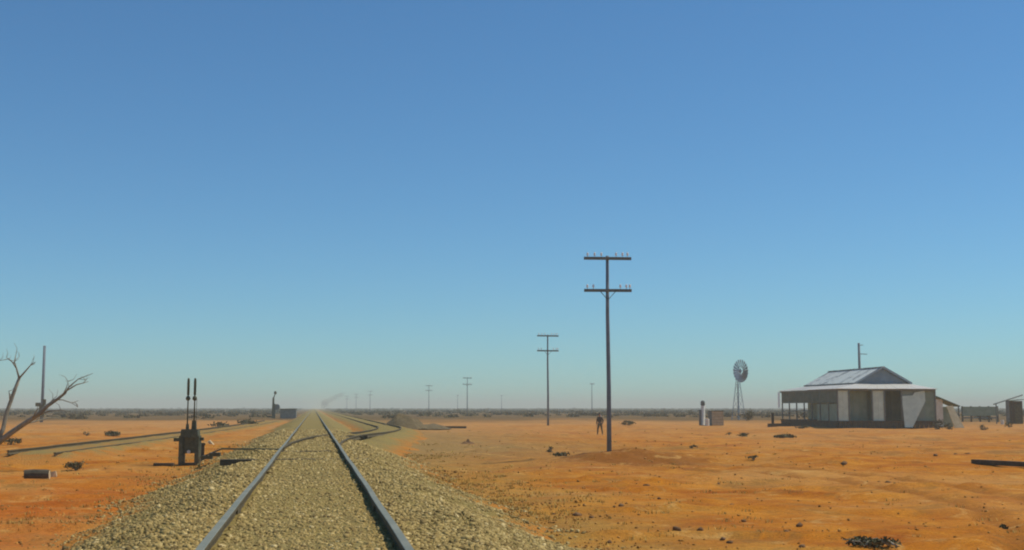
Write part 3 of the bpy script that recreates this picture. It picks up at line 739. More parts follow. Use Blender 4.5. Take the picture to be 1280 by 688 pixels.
# ------------------------------------------------------------------ windmill
q = at(923, 510, 165)
WM = thing('windmill', 'iron farm windmill with round bladed wheel on a thin lattice tower', 'windmill', (q.x, q.y, gz(q.x, q.y)), R(40) - YAW)
hubz = 6.75; bs = 0.68
legs = [(-1, -1), (1, -1), (1, 1), (-1, 1)]
for (i, j) in legs: MB().bar((i * bs, j * bs, -0.1), (i * 0.09, j * 0.09, hubz - 0.5), 0.055).build('leg', 'mill_iron', WM)
lv = [0.25, 1.6, 2.9, 4.1, 5.2]
def lg(i, z): t = (z + 0.1) / (hubz - 0.4); s = bs + (0.09 - bs) * t; return Vector((legs[i % 4][0] * s, legs[i % 4][1] * s, z))
for a_, z in enumerate(lv):
    for i in range(4):
        MB().bar(lg(i, z), lg(i + 1, z), 0.04).build('girt', 'mill_iron', WM)
        if a_ < len(lv) - 1: MB().bar(lg(i, z), lg(i + 1, lv[a_ + 1]), 0.028).build('brace', 'mill_iron', WM)
MB().bar((0, 0, 0), (0, 0, hubz - 0.3), 0.05).build('pump_rod', 'mill_iron', WM)
MB().lathe((0.0, 0.0, hubz - 0.62), [(0.10, 0), (0.16, 0.1), (0.16, 0.45), (0.12, 0.9)], 10).build('gearbox', 'mill_iron', WM)
WH = MB().tube([(0, -0.2, hubz), (0, -0.62, hubz)], [0.12, 0.16], 12).build('wheel', 'mill_iron', WM)
for rr in (0.66, 1.32):
    ring = [(math.cos(k / 36 * 6.2832) * rr, -0.55, hubz + math.sin(k / 36 * 6.2832) * rr) for k in range(37)]
    MB().tube(ring, 0.022, 5, False).build('rim', 'mill_iron', WH)
for k in range(6):
    a_ = k * math.pi / 3 + .2; MB().bar((0, -0.5, hubz), (math.cos(a_) * 1.4, -0.55, hubz + math.sin(a_) * 1.4), 0.035).build('spoke', 'mill_iron', WH)
for k in range(20):
    a_ = k * math.pi / 10; c_, s_ = math.cos(a_), math.sin(a_)
    def bp(r_, w_, o_): return (c_ * r_ - s_ * w_, -0.55 + o_, hubz + s_ * r_ + c_ * w_)
    MB().slab([bp(0.46, -0.07, 0.04), bp(1.56, -0.22, 0.09), bp(1.56, 0.22, -0.06), bp(0.46, 0.07, -0.03)], 0.012).build('blade', 'mill_iron', WH)
MB().bar((0, 0.22, hubz), (0.55, 0.30, hubz), 0.05).build('tail_arm', 'mill_iron', WM)
MB().slab([(0.35, 0.28, hubz - .14), (1.15, 0.36, hubz - .38), (1.15, 0.36, hubz + .38), (0.35, 0.28, hubz + .14)], 0.02).build('tail_vane', 'mill_iron', WM)   # furled flat behind the wheel
bush('scrub_bush', 'round dark bush at the foot of the windmill', 'bush', 933, 512, 1.9, 1.5, 420, None, 150)

# white pump post and box
q = at(879, 533, 112)
FPST = thing('fuel_pump', 'tall white round post with dark cap standing on the dirt', 'post', (q.x, q.y, gz(q.x, q.y)))
MB().lathe((0, 0, -0.03), [(0.24, 0), (0.24, 0.12), (0.19, 0.16), (0.185, 1.85), (0.17, 1.9)], 14).build('column', 'white_paint', FPST, True)
MB().lathe((0, 0, 1.87), [(0.15, 0), (0.20, 0.08), (0.20, 0.30), (0.17, 0.42), (0.08, 0.48)], 12).build('cap', 'grey_timber', FPST, True)
MB().box((-0.28, 0.02, 0.75), (0.16, 0.2, 1.5)).build('side_panel', 'grey_timber', FPST)
q = at(895, 533.5, 111)
CR = thing('wooden_box', 'squat weathered brown box beside the white post', 'box', (q.x, q.y, gz(q.x, q.y) - 0.02), R(6))
for k in range(5): MB().box((0, -0.4, 0.14 + k * 0.26), (1.15, 0.04, 0.24)).build('board', 'tan_board', CR)
for s in (-1, 1): MB().box((s * 0.56, 0, 0.65), (0.05, 0.75, 1.3)).build('side', 'grey_timber', CR)
MB().box((0, 0.4, 0.65), (1.15, 0.04, 1.28)).build('back', 'grey_timber', CR)
MB().box((0.0, 0, 1.31), (1.25, 0.9, 0.05)).build('lid', 'dark_timber', CR)
q = at(884, 534, 110)
bx = MB().lathe((0, 0, 0), [(0.2, 0), (0.21, 0.05), (0.2, 0.62), (0.18, 0.65)], 12).build('tin', 'white_paint'); bx.location = (q.x, q.y, gz(q.x, q.y)); tag(bx, 'pale drum standing between white post and brown box', 'drum')

# ------------------------------------------------------------------ lever frame by the track
q = ground_at(237, 577, 0.05)
LF = thing('lever_frame', 'dark iron points lever frame with two tall levers beside the track', 'lever frame', (q.x, q.y, gz(q.x, q.y)), -YAW + R(4))
for s in (-1, 1):
    MB().box((s * 0.25, 0, 0.45), (0.13, 0.46, 0.95), None, 0.95).build('side_plate', 'dark_iron', LF)
MB().box((0, 0.02, 0.62), (0.40, 0.3, 0.50)).build('casing', 'dark_iron', LF)
MB().box((0, 0, 0.03), (0.58, 0.5, 0.07)).build('base', 'dark_timber', LF)
MB().box((0, 0, 1.0), (0.56, 0.42, 0.26), None, 0.92).build('top_casting', 'dark_iron', LF)
MB().box((-0.38, 0, 0.80), (0.26, 0.14, 0.11)).build('bracket', 'dark_iron', LF)
MB().box((0.34, -0.02, 0.82), (0.18, 0.12, 0.10)).build('bracket', 'dark_iron', LF)
MB().tube([(0.0, -0.16, 0.42), (0.0, -0.22, 0.42)], 0.055, 12).build('plate', 'white_paint', LF)
MB().box((0.11, 0.0, 1.25), (0.15, 0.16, 0.32), None, 0.8).build('lever_block', 'dark_iron', LF)
MB().box((-0.10, 0.0, 1.2), (0.09, 0.12, 0.2), None, 0.8).build('lever_block', 'dark_iron', LF)
for x in (-0.105, 0.105):
    lv_ = MB().tube([(x, 0, 1.1), (x * 1.0, 0, 2.12), (x, 0, 2.2)], [0.024, 0.020, 0.02], 8).build('lever', 'dark_iron', LF, True)
    MB().lathe((x, 0, 2.04), [(0.03, 0), (0.065, 0.03), (0.075, 0.07), (0.06, 0.12), (0.03, 0.15)], 10).build('collar', 'dark_iron', lv_, True)
    MB().lathe((x, 0, 2.2), [(0.022, 0), (0.040, 0.03), (0.042, 0.44), (0.036, 0.52), (0.025, 0.56)], 10).build('grip', 'dark_iron', lv_, True)
MB().tube([(0.16, 0.03, 1.2), (0.165, 0.03, 2.1)], 0.008, 6).build('catch_rod', 'dark_iron', LF)
q2 = ground_at(253, 574, 0.05)
pst = MB().box((0, 0, 0.30), (0.11, 0.11, 0.66)).box((0, 0, 0.58), (0.16, 0.14, 0.07)).build('marker_post', 'dark_timber'); pst.location = (q2.x, q2.y, gz(q2.x, q2.y)); tag(pst, 'short dark post just right of the lever frame', 'post')
q2 = ground_at(205, 579, 0.02)  # dark slab stands in for the shadow at the left foot of the frame
tb = MB().box((0, 0, 0.04), (0.62, 0.2, 0.08)).build('dark_bar', 'dark_timber'); tb.location = (q2.x, q2.y, gz(q2.x, q2.y)); tb.rotation_euler = (0, 0, -0.1); tag(tb, 'flat dark slab standing for the shadow on the dirt just left of the lever frame', 'timber')
q3 = ground_at(263, 549, 0.3)
rk = MB().add(*(lambda a, b: (a.tolist(), b.tolist()))(*rock_field(np.zeros((1, 3)), np.array([0.2])))).build('rock', 'cut_wood'); rk.location = (q3.x, q3.y, max(0.1, gz(q3.x, q3.y))); tag(rk, 'pale rock on the siding bed behind the lever frame', 'rock')
# point rods from the frame to the switch
PR = thing('point_rodding', 'dark point rods running from the lever frame to the track', 'rodding')
for k in range(2):
    a0 = Vector((LF.location.x + 0.35, LF.location.y - 0.1 + 0.12 * k, 0.18)); a1 = Vector((-2.4, 33.2 + 0.2 * k, 0.66)); a2 = Vector((-0.85, 33.0 + 0.2 * k, 0.64))
    MB().tube([a0, a1, a2], 0.022, 6).build('rod', 'dark_iron', PR)
for t in (0.35, 0.7): 
    p_ = a0.lerp(a1, t); MB().box((p_.x, p_.y, p_.z - 0.08), (0.3, 0.4, 0.1)).build('rod_stand', 'dark_iron', PR)

# far signal stand and hut
q = at(342, 519, 190)
SG = thing('signal_stand', 'tall dark signal stand with lamp left of the track far off', 'signal', (q.x, q.y, gz(q.x, q.y)), -YAW)
MB().box((0, 0, 1.1), (0.55, 0.5, 2.3), None, 0.8).build('body', 'dark_iron', SG)
MB().box((-0.08, 0, 2.7), (0.30, 0.28, 1.1), None, 0.8).build('neck', 'dark_iron', SG)
MB().tube([(-0.05, 0, 3.2), (0.18, 0, 3.8)], [0.09, 0.07], 8).build('arm', 'dark_iron', SG)
MB().lathe((0.2, 0, 3.75), [(0.1, 0), (0.2, 0.1), (0.22, 0.35), (0.1, 0.5)], 10).build('lamp', 'dark_iron', SG, True)
MB().tube([(0.5, -0.08, 1.75), (0.5, 0.08, 1.75)], 0.46, 16).build('counterweight', 'hut_grey', SG)
MB().bar((0.0, 0, 1.75), (0.5, 0, 1.75), 0.12).build('axle', 'dark_iron', SG)
q = at(360.5, 519.5, 192)
HT = thing('trackside_hut', 'low flat grey hut beside the far signal stand', 'hut', (q.x, q.y, gz(q.x, q.y) - 0.05), -YAW + R(5))
for k in range(6): MB().box((-1.05 + k * 0.42, -0.6, 0.75), (0.40, 0.05, 1.45)).build('wall_board', 'hut_grey', HT)
MB().box((0, 0.05, 0.72), (2.45, 1.2, 1.42)).build('wall', 'hut_grey', HT)
MB().slab([(-1.35, -0.75, 1.50), (1.35, -0.75, 1.56), (1.35, 0.8, 1.62), (-1.35, 0.8, 1.58)], 0.07).build('roof', 'dark_iron', HT)

# ------------------------------------------------------------------ dead tree at the left edge
TD = 48.0
def tp(px, py, dd=0.0): return at(px, py, TD + dd)
root = tp(-22, 566); root.z = gz(root.x, root.y)
DT = thing('dead_tree', 'bare grey dead tree with forked leafless limbs at the left edge', 'tree', root)
def L_(pts): return [p - root for p in pts]
MB().tube(L_([root - Vector((0, 0, .1)), tp(-15, 561), tp(-8, 556.5, .1), tp(0, 550, .1)]), [0.2, 0.17, 0.15, 0.13], 9).build('trunk', 'dead_wood', DT, True)
limbs = [([(-4, 555, 0), (14, 541, 0), (30, 530, -.1), (47, 519, -.2), (60, 507, -.3), (72, 499, -.35), (82, 491, -.4)], [0.12, 0.11, 0.10, 0.09, 0.075, 0.06, 0.05]),
         ([(-4, 553, 0), (4, 536, .2), (8, 517, .3), (13, 503, .4), (18, 489, .5), (24, 473, .5)], [0.11, 0.085, 0.08, 0.078, 0.072, 0.062])]
for pts_, rad_ in limbs: MB().tube(L_([tp(*p) for p in pts_]), rad_, 8).build('limb', 'dead_wood', DT, True)
tw = [([(82, 491, -.4), (86, 484, -.4), (98, 474, -.6), (116, 467, -.8)], .035), ([(84, 488, -.4), (96, 481, -.3), (104, 479, -.2), (111, 477, -.1)], .03),
      ([(78, 495, -.4), (83, 485, -.7), (85, 477, -.9)], .03), ([(60, 507, -.3), (66, 500, -.2), (78, 500, 0), (90, 504, .1), (98, 501, .3)], .035), ([(90, 504, .1), (97, 509, 0)], .018),
      ([(24, 473, .5), (21, 462, .6), (18, 452, .7), (20, 443, .8)], .045), ([(24, 473, .5), (32, 464, .4), (38, 457, .3), (44, 453, .2)], .04),
      ([(20, 460, .6), (14, 451, .5), (8, 447, .4)], .028), ([(19, 455, .7), (10, 449, 1.0), (0, 451, 1.2)], .025), ([(13, 503, .4), (12, 494, .3), (11, 489, .2)], .04),
      ([(30, 530, -.1), (44, 527, .4), (60, 523, .8), (75, 522, 1.0)], .04), ([(40, 524, -.2), (46, 513, -.5), (48, 506, -.7)], .03),
      ([(18, 452, .7), (24, 446, .9)], .014), ([(38, 457, .3), (41, 450, .2)], .012), ([(98, 474, -.6), (106, 475, -.7), (112, 472, -.7)], .012), ([(47, 519, -.2), (62, 514, -.5), (76, 513, -.8), (88, 515, -1)], .03)]
for k in range(26):                                             # fine broken ends
    pts0, r0_ = tw[k % 16]; i_ = random.randrange(1, len(pts0)); x0, y0, d0 = pts0[i_]
    ln = random.uniform(6, 15); an = random.uniform(-0.3, 2.3)
    tw.append(([(x0, y0, d0), (x0 + ln * .5 * math.cos(an), y0 - ln * .5 * math.sin(an), d0 + random.uniform(-.2, .2)), (x0 + ln * math.cos(an + .35), y0 - ln * math.sin(an + .35), d0 + random.uniform(-.4, .4))], .014))
for pts_, r_ in tw:
    n_ = len(pts_); MB().tube(L_([tp(*p) for p in pts_]), [r_ * (1 - 0.72 * i / (n_ - 1)) for i in range(n_)], 6).build('twig', 'dead_wood', DT, True)

# ------------------------------------------------------------------ person
def person():
    q = P_PERSON; Pz = gz(q.x, q.y)
    t = thing('person', 'person in dark coat and olive trousers standing on the dirt beside the tallest pole', 'person', (q.x, q.y, Pz), -YAW + R(150))
    k = 1.52 / 1.75
    J = {'pel': (0, 0, .95, .15, .11), 'wai': (0, 0, 1.10, .145, .11), 'che': (0, .02, 1.30, .18, .125), 'nec0': (0, .02, 1.45, .10, .09), 'nec': (0, .03, 1.52, .058, .058),
         'hd0': (0, .045, 1.60, .078, .09), 'hd1': (0, .045, 1.69, .08, .095), 'hd2': (0, .04, 1.745, .05, .06)}
    for s, nm in ((1, 'l'), (-1, 'r')):
        J.update({nm + 'hip': (s * .10, 0, .88, .10, .10), nm + 'kn': (s * .16, .05 * s + .03, .49, .065, .065), nm + 'an': (s * .20, .06 * s - .02, .10, .045, .05), nm + 'hl': (s * .20, .06 * s - .03, .04, .04, .045), nm + 'toe': (s * .22, .06 * s + .15, .03, .042, .03),
                  nm + 'sh': (s * .185, .01, 1.42, .075, .075), nm + 'el': (s * .28, -.04, 1.15, .052, .052), nm + 'wr': (s * .27, .08, .92, .034, .034), nm + 'ha': (s * .265, .11, .85, .035, .026)})
    E = [('pel', 'wai'), ('wai', 'che'), ('che', 'nec0'), ('nec0', 'nec'), ('nec', 'hd0'), ('hd0', 'hd1'), ('hd1', 'hd2')]
    for nm in 'lr': E += [('pel', nm + 'hip'), (nm + 'hip', nm + 'kn'), (nm + 'kn', nm + 'an'), (nm + 'an', nm + 'hl'), (nm + 'hl', nm + 'toe'), ('che', nm + 'sh'), (nm + 'sh', nm + 'el'), (nm + 'el', nm + 'wr'), (nm + 'wr', nm + 'ha')]
    def skin(name, keys, mat, grow=1.0, fing=False):
        vs_ = []; rd = []; idx = {}
        for kk in keys: idx[kk] = len(vs_); vs_.append(Vector(J[kk][:3]) * k); rd.append((J[kk][3] * k * grow, J[kk][4] * k * grow))
        es = [(idx[a], idx[b]) for a, b in E if a in idx and b in idx]
        if fing:
            for nm, s in (('l', 1), ('r', -1)):
                h0 = Vector(J[nm + 'ha'][:3])
                for f_ in range(5):
                    oy = (-.03, -.012, .006, .024, .045)[f_]; ln = (.075, .09, .095, .085, .05)[f_]
                    a0 = h0 + Vector((0, oy * .8, -.02)); a1 = a0 + Vector((-s * .012, .012 + (0.03 if f_ == 4 else 0), -ln * .55)); a2 = a1 + Vector((-s * .022, .012, -ln * .42))
                    i0 = len(vs_)
                    for p_ in (a0, a1, a2): vs_.append(p_ * k); rd.append((.0095 * k, .0095 * k))
                    es += [(idx[nm + 'ha'], i0), (i0, i0 + 1), (i0 + 1, i0 + 2)]
        me = bpy.data.meshes.new(name); me.from_pydata([tuple(v) for v in vs_], es, []); o = link(name, me, t)
        sk = o.modifiers.new('skin', 'SKIN'); sub = o.modifiers.new('sub', 'SUBSURF'); sub.levels = sub.render_levels = 2
        for i, r_ in enumerate(rd): me.skin_vertices[0].data[i].radius = r_
        me.skin_vertices[0].data[0].use_root = True
        me.materials.append(MATS[mat]); return o
    bd = skin('body', list(J.keys()), 'skin', 1.0, True)
    skin('trousers', ['pel', 'lhip', 'lkn', 'lan', 'rhip', 'rkn', 'ran'], 'cloth_olive', 1.18)
    skin('coat', ['pel', 'wai', 'che', 'nec0', 'lsh', 'lel', 'lwr', 'rsh', 'rel', 'rwr'], 'cloth_dark', 1.18)
    for nm in 'lr': skin('boot', [nm + 'an', nm + 'hl', nm + 'toe'], 'cloth_dark', 1.2)
    hb = Vector((0, .04, 1.70)) * k
    MB().lathe(hb, [(.19 * k, 0), (.20 * k, .012), (.10 * k, .03), (.095 * k, .10), (.06 * k, .125)], 14).build('hat', 'cloth_dark', t, True)
    fc = Vector((0, .135, 1.655)) * k
    for s in (-1, 1):
        MB().lathe(fc + Vector((s * .03, -.012, 0)), [(.004, -.008), (.011, 0), (.004, .008)], 6).build('eye', 'cloth_dark', t)
        MB().box(Vector((s * .083, .04, 1.64)) * k, (.015, .035, .05)).build('ear', 'skin', t)
    MB().box(fc + Vector((0, .008, -.03)), (.022, .025, .04), None, .5).build('nose', 'skin', t)
    MB().box(fc + Vector((0, -.008, -.068)), (.045, .008, .01)).build('mouth', 'cloth_dark', t)
    return t
PE = person()
# pale strip down over the right shoulder
r0 = PE.location
stf = MB().tube([Vector((0.19, -0.05, 0.0)) + Vector((0, 0, 0.98)), Vector((0.02, -0.10, 1.50))], [0.035, 0.03], 7).build('pale_strip', 'white_paint')
stf.location = r0; stf.rotation_euler = (0, 0, -YAW); tag(stf, 'short pale strip on the right shoulder of the person', 'stick')

# ------------------------------------------------------------------ odds and ends on the ground
def lump(name, label, cat, p, sx, sy, sz_, mat, n=26, amp=0.35, seed=0, group=None):
    a_ = np.linspace(0, 2 * np.pi, n, endpoint=False); rr = np.linspace(0, 1, 10)
    A, Q = np.meshgrid(a_, rr, indexing='ij')
    x_ = np.cos(A) * Q * sx * (1 + 0.25 * vnoise(np.cos(A) * 2 + seed, np.sin(A) * 2, 31)); y_ = np.sin(A) * Q * sy
    z_ = (1 - Q ** 1.6) * sz_ * (1 + amp * vnoise(x_ / sx * 3 + seed, y_ / sy * 3, 32) * 2) + vnoise(x_ * 4 + seed, y_ * 4, 33) * 0.10 * sz_ - 0.06 * Q
    V = np.stack([x_, y_, z_], -1).reshape(-1, 3); F = []
    for i in range(n):
        for j in range(9): F.append((i * 10 + j, i * 10 + j + 1, ((i + 1) % n) * 10 + j + 1, ((i + 1) % n) * 10 + j))
    o = link(name, np_mesh(name, V, np.array(F), mat)); o.location = p; o.rotation_euler = (0, 0, -YAW)
    return tag(o, label, cat, group)
q = at(505, 528, 100); lump('gravel_heap', 'dark peaked heap of gravel right of the loop track', 'heap', (q.x, q.y, 0.1), 1.9, 2.0, 1.1, 'coal_heap', 34, 0.3, 1)
q = at(531, 528, 102); lump('gravel_heap', 'lower flat heap of gravel adjoining the peaked dark heap', 'heap', (q.x, q.y, 0.05), 2.4, 1.8, 0.42, 'coal_heap', 30, 0.4, 5)
q = ground_at(585, 554); lump('earth_lump', 'dark lump of earth and dead brush on bare dirt', 'mound', (q.x, q.y, gz(q.x, q.y) - .02), 0.55, 0.35, 0.19, 'dark_clod', 22, 0.6, 3)
for px0, px1, py, lab in ((492, 515, 534, 'dark bar added as the shadow of a low edge in front of the peaked gravel heap'), (523, 551, 534.5, 'dark bar added as the shadow of a low edge, middle one of three lying in a row before the gravel heaps'), (556, 583, 534, 'dark bar added as the shadow of a low edge, rightmost of three lying in a row')):
    a_ = ground_at(px0, py, 0.1); b_ = ground_at(px1, py, 0.1)
    m_ = MB().bar((a_ - b_) / 2, (b_ - a_) / 2, 0.26, 0.24).build('shadow_bar', 'dark_timber'); c_ = (a_ + b_) / 2; m_.location = (c_.x, c_.y, max(gz(c_.x, c_.y), float(bed_profile(np.array([c_.x - loop_x(c_.y)]), .46, 1.2, 2.9)[0]) - .06) + 0.1)
    tag(m_, lab, 'sleeper', 'shadow bars by the heaps')  # dark bars added to stand for the shadow of a low edge
# baulk and pale block at left
q = ground_at(46, 600)
lg_ = thing('log', 'short thick dark log on the red dirt with a pale sawn end', 'log', (q.x, q.y, gz(q.x, q.y) - 0.02), -YAW + R(10))
MB().tube([(-0.29, 0, .13), (-0.1, 0.01, .135), (.2, 0, .13), (.29, -0.01, .125)], [.125, .135, .135, .12], 12).build('stem', 'dark_timber', lg_)
MB().tube([(.292, -0.01, .125), (.30, -0.01, .125)], [.115, .11], 12).build('sawn_end', 'cut_wood', lg_)
q = ground_at(67, 596)
blk = MB().add(*(lambda a, b: (a.tolist(), b.tolist()))(*rock_field(np.zeros((1, 3)), np.array([0.19])))).build('rock', 'cut_wood'); blk.location = (q.x, q.y, gz(q.x, q.y) + 0.06); tag(blk, 'pale rock touching the right end of the dark log', 'rock')
# long beam at the right
a_ = ground_at(1217, 579, 0.1); b_ = ground_at(1330, 585, 0.1); c_ = (a_ + b_) / 2
bm_ = MB().bar(a_ - c_, b_ - c_, 0.2, 0.14).build('timber_beam', 'dark_timber'); bm_.location = (c_.x, c_.y, gz(a_.x, a_.y) + 0.035); tag(bm_, 'long dark timber beam lying on the dirt at the right edge', 'beam')
# brush at the bottom edge
q = ground_at(1088, 686)
DB = thing('dead_brush', 'clump of dark dead brush at the bottom edge of the dirt', 'brush', (q.x, q.y, gz(q.x, q.y)), -YAW)
for k in range(16):
    a0 = Vector((random.uniform(-.25, .25), random.uniform(-.12, .12), 0.02)); dr2 = Vector((random.uniform(-.35, .35), random.uniform(-.2, .2), random.uniform(.0, .07)))
    MB().tube([a0 - dr2 * .4, a0 + Vector((0, 0, .04)), a0 + dr2 * .7], [.014, .012, .004], 5).build('twig', 'dead_wood', DB)
MB().add(*(lambda v, f: (v.tolist(), f.tolist()))(*leaf_cloud(300, (0, 0, .05), (.38, .2, .06), .03))).build('leaves', 'saltbush_leaf', DB)

bl = [(703, 572, .8, .16, 'low dark shrub at the edge of the darker earth by the tallest pole'), (1098 - 410, 566, .3, .22, 'small upright dark shrub left of the low shrub near the tallest pole'),
      (1172, 536, 1.4, .9, 'dark shrub against the right end of the homestead'), (1186, 536, 1.0, .6, 'dark shrub between homestead and leaning board'),
      (1230, 539, .7, .5, 'small brown shrub on open dirt between shed and outhouse'), (1261, 534, .9, .5, 'small dark shrub in front of the outhouse'),
      (1003, 536, 1.2, .35, 'low shrub in front of the homestead veranda'), (980, 547, 1.4, .22, 'flat dark shrub on dirt below the left end of the homestead'),
      (928, 546, .8, .25, 'small shrub on dirt between brown box and homestead'), (912, 544, .5, .2, 'tiny shrub on dirt below the brown box'),
      (942, 577, .5, .13, 'lone tiny dark plant on open dirt right of the tallest pole'), (865, 563, .4, .15, 'tiny dark plant below the white post'),
      (786, 534, 1.4, .4, 'dark shrub right of the tallest pole near person'), (140, 546, 1.3, .35, 'low dark shrub on the plain behind the siding'),
      (108, 547, .5, .3, 'small shrub on the plain right of the dead tree'), (14, 557, .9, .35, 'dark shrub beneath the dead tree limbs'),
      (95, 583, .7, .3, 'olive shrub beside the siding right of the log'), (275, 536, 1.8, .5, 'dark shrub beside the siding behind the lever frame'),
      (310, 533, 2.2, .6, 'wide dark shrub beside the siding far behind the lever frame'), (1254, 658, .12, .09, 'tiny dark plant near the bottom right corner'),
      (38, 520, 3.0, 1.2, 'dark shrub on the plain left of the bare pole'), (1210, 514, 2.4, 2.2, 'dark round bush on the horizon right of the homestead')]
for px, py, w, h, lab in bl:
    bush('shrub', lab, 'shrub', px, py, w, h, 300 if w > .6 else 140, 'low shrubs dotted over the plain')

# stones and clods lying on the dirt at right: larger ones as things
cl = [thing for thing in ()]
spots = [(1056, 584), (876, 661), (912, 677), (903, 673), (947, 663), (1000, 657), (983, 664), (1160, 598), (824, 621), (739, 646), (722, 643), (730, 630), (692, 640), (680, 660), (808, 610), (777, 629), (768, 632), (839, 633), (915, 632), (1110, 605), (898, 604), (1030, 600), (1195, 570), (1170, 572), (1210, 569), (680, 676), (762, 676), (846, 668), (930, 651), (1003, 681)]
cpro = []
for k in range(5):
    a_, b_ = rock_field(np.zeros((1, 3)), np.array([1.0]), 0.6); cpro.append(np_mesh('clod', a_, b_, 'dark_clod'))
for k, (px, py) in enumerate(spots):
    q = ground_at(px, py); s = random.uniform(.035, .07) * (1.0 if py > 600 else 1.7)
    o = link('clod', cpro[k % 5]); o.location = (q.x, q.y, gz(q.x, q.y) + s * .25); o.scale = (s * 1.3, s, s); o.rotation_euler = (0, 0, random.uniform(0, 6))
    tag(o, 'small dark clod lying loose on the open orange dirt right of the track', 'clod', 'loose clods on the open dirt')
# fine pebbles: nobody could count them
pp_ = []
for k in range(5500):
    d = 12 * math.exp(random.random() * 1.7); a_ = random.uniform(-.55, .60)
    x_ = d * math.sin(a_ + YAW); y_ = d * math.cos(a_ + YAW)
    if abs(x_) < 2.9: continue
    pp_.append((x_, y_))
# denser fringe near the ballast and in the near right corner
for k in range(3800):
    y_ = random.uniform(9, 34); x_ = 2.9 + abs(random.gauss(0, 1.1)) if random.random() < .65 else -2.95 - abs(random.gauss(0, .5))
    pp_.append((x_, y_))
pp_ = np.array(pp_); cl_ = vnoise(pp_[:, 0] / 1.2, pp_[:, 1] / 1.2, 41) + 0.5; pp_ = pp_[RNG.random(len(pp_)) < cl_ ** 1.5 + .08]
ps = RNG.uniform(.008, .028, len(pp_)) * (1 + np.clip((np.hypot(*pp_.T) - 15) / 40, 0, 1.2))
VV, FF = rock_field(np.column_stack([pp_, hz(pp_[:, 0], pp_[:, 1]) + ps * .2]), ps)
tag(link('pebbles', np_mesh('pebbles', VV, FF, 'pebble')), 'scattered small pebbles and grit on the orange dirt', 'pebbles', kind='stuff')
# dry grass: short blades in tufts, along the ballast toe and over the dirt
def grass(tufts, blades, hgt):
    n = len(tufts); c_ = np.repeat(tufts, blades, 0); m_ = len(c_)
    base = c_ + RNG.normal(0, .05, (m_, 2)) * np.repeat(RNG.uniform(.6, 2.2, n), blades)[:, None]
    z = hz(base[:, 0], base[:, 1]); o_ = np.abs(base[:, 0] + .04)
    z = np.maximum(z, bed_profile(o_, 0.612, 1.35, 3.15) * (o_ < 3.2))
    h_ = hgt * RNG.uniform(.4, 1.2, m_); a_ = RNG.uniform(0, 6.28, m_); ln = RNG.uniform(.1, .9, m_) * h_
    w_ = .006 + .0002 * np.hypot(base[:, 0], base[:, 1])
    dx, dy = np.cos(a_), np.sin(a_)
    V = np.stack([np.stack([base[:, 0] - dy * w_, base[:, 1] + dx * w_, z - .01], 1), np.stack([base[:, 0] + dy * w_, base[:, 1] - dx * w_, z - .01], 1), np.stack([base[:, 0] + dx * ln, base[:, 1] + dy * ln, z + h_], 1)], 1)
    return V.reshape(-1, 3), np.arange(m_ * 3).reshape(-1, 3)
tf = []
for k in range(2600):
    y_ = random.uniform(14, 60); sd_ = 1 if random.random() < .72 else -1
    x_ = 2.6 + abs(random.gauss(0, 1.0)) * (y_ / 22) if sd_ > 0 else -2.9 - abs(random.gauss(0, .9))
    tf.append((x_, y_))
for k in range(2600):
    d = 16 * math.exp(random.random() * 1.9); a_ = random.uniform(-.5, .55); x_ = d * math.sin(a_ + YAW); y_ = d * math.cos(a_ + YAW)
    if abs(x_) > 3 and abs(x_ - loop_x(y_)) > 2: tf.append((x_, y_))
tf = np.array(tf); dn = vnoise(tf[:, 0] / 2.2, tf[:, 1] / 4.0, 51) + .5; tf = tf[RNG.random(len(tf)) < dn ** 2 * 1.6]
tf = tf[RNG.random(len(tf)) < .4]; V, F = grass(tf, 12, .05)
tag(link('dry_grass', np_mesh('dry_grass', V, F, 'dry_grass')), 'sparse dry grass tufts along the ballast edge and dirt', 'grass', kind='stuff')

# ------------------------------------------------------------------ far scrub along the horizon: one mass
sp = []
while len(sp) < 9000:
    d = 185 * math.exp(random.random() ** .8 * 2.7); a_ = random.uniform(-.62, .62)
    x_ = d * math.sin(a_ + YAW); y_ = d * math.cos(a_ + YAW)
    if abs(x_) < 7 + 0.004 * d or (0 < x_ < 9): continue
    if d < 400 and random.random() > (d - 185) / 215 * .8 + .05: continue
    sp.append((x_, y_, d))
sp = np.array(sp)
nb = 26
V = []; n_all = len(sp)
w = RNG.uniform(.6, 1.6, n_all) * (1 + np.clip((sp[:, 2] - 300) / 1200, 0, 1) * 1.0); h = w * RNG.uniform(.25, .5, n_all)
tall = RNG.random(n_all) < .02; h = np.where(tall, h * 2.2, h)
dirn = RNG.normal(size=(n_all, nb, 3)); dirn /= np.linalg.norm(dirn, axis=2)[..., None]; dirn[..., 2] = np.abs(dirn[..., 2])
pc = dirn * RNG.uniform(.45, 1, (n_all, nb, 1)) * np.stack([w, w, h], 1)[:, None, :]
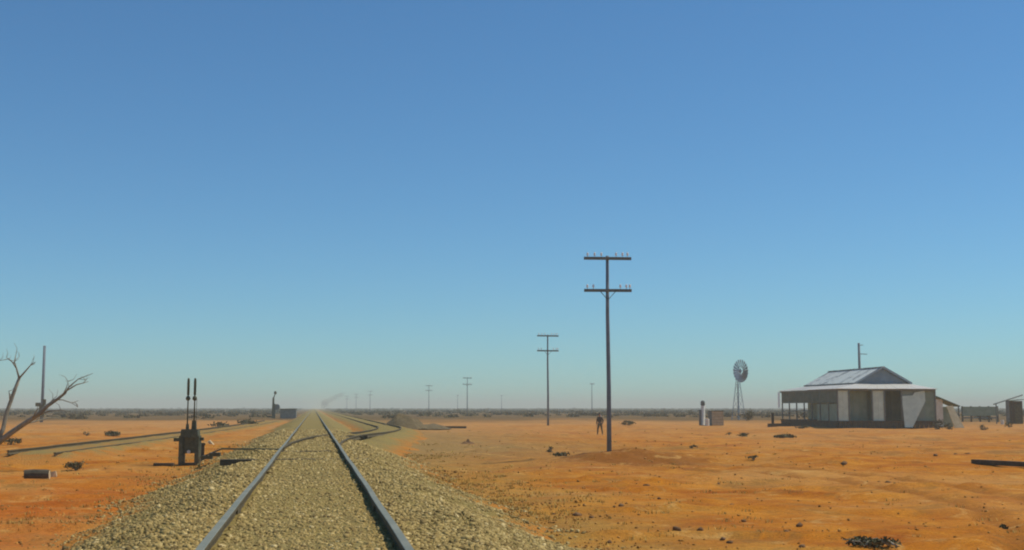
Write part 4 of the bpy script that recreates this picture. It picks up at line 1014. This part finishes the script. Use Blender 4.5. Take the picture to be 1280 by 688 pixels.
pc += np.column_stack([sp[:, :2], hz(sp[:, 0], sp[:, 1])])[:, None, :]
lf = (.30 * w)[:, None, None]
a_ = RNG.normal(size=pc.shape); a_ /= np.linalg.norm(a_, axis=2)[..., None]; b_ = RNG.normal(size=pc.shape); b_ /= np.linalg.norm(b_, axis=2)[..., None]
VV = np.stack([pc - a_ * lf, pc + b_ * lf * .7, pc + a_ * lf, pc - b_ * lf * .7], 2).reshape(-1, 3)
tag(link('scrub', np_mesh('scrub', VV, np.arange(len(VV)).reshape(-1, 4), 'scrub_leaf')), 'grey-green saltbush scrub covering the far plain to the horizon', 'scrub', kind='stuff')

# ------------------------------------------------------------------ smoke at the end of the line and the air itself
def vol_mat(name, col, dens, aniso):
    m = bpy.data.materials.new(name); m.use_nodes = True; n = m.node_tree
    n.nodes.remove(n.nodes['Principled BSDF']); out = n.nodes['Material Output']
    v = n.nodes.new('ShaderNodeVolumePrincipled'); v.inputs['Color'].default_value = (*col, 1); v.inputs['Density'].default_value = dens; v.inputs['Anisotropy'].default_value = aniso
    n.links.new(v.outputs[0], out.inputs['Volume']); MATS[name] = m
vol_mat('smoke_air', (0.35, 0.35, 0.33), 0.11, 0.0)
vol_mat('dusty_air', (0.93, 0.96, 0.85), 0.00078, 0.0)
sd_ = 800
path = [at(403, 509, sd_), at(406, 504.5, sd_ + 1), at(411, 501, sd_ + 2), at(418, 497.5, sd_ + 3), at(425, 494, sd_ + 4), at(432, 492.5, sd_ + 6)]
rad = [2.4, 2.9, 1.9, 1.6, 1.7, 0.7]
pth = []; rr = []
for i in range(len(path) - 1):
    for k in range(6):
        t_ = k / 6; pth.append(path[i].lerp(path[i + 1], t_)); rr.append((rad[i] * (1 - t_) + rad[i + 1] * t_) * (1 + .35 * random.uniform(-1, 1)))
smk = MB().tube(pth, rr, 12).build('smoke', 'smoke_air'); tag(smk, 'faint grey smoke drifting up at the far end of the track', 'smoke', kind='stuff')
hzb = MB().box((0, 0, 9.0), (8600, 8600, 22.0)).build('haze', 'dusty_air'); tag(hzb, kind='stuff')
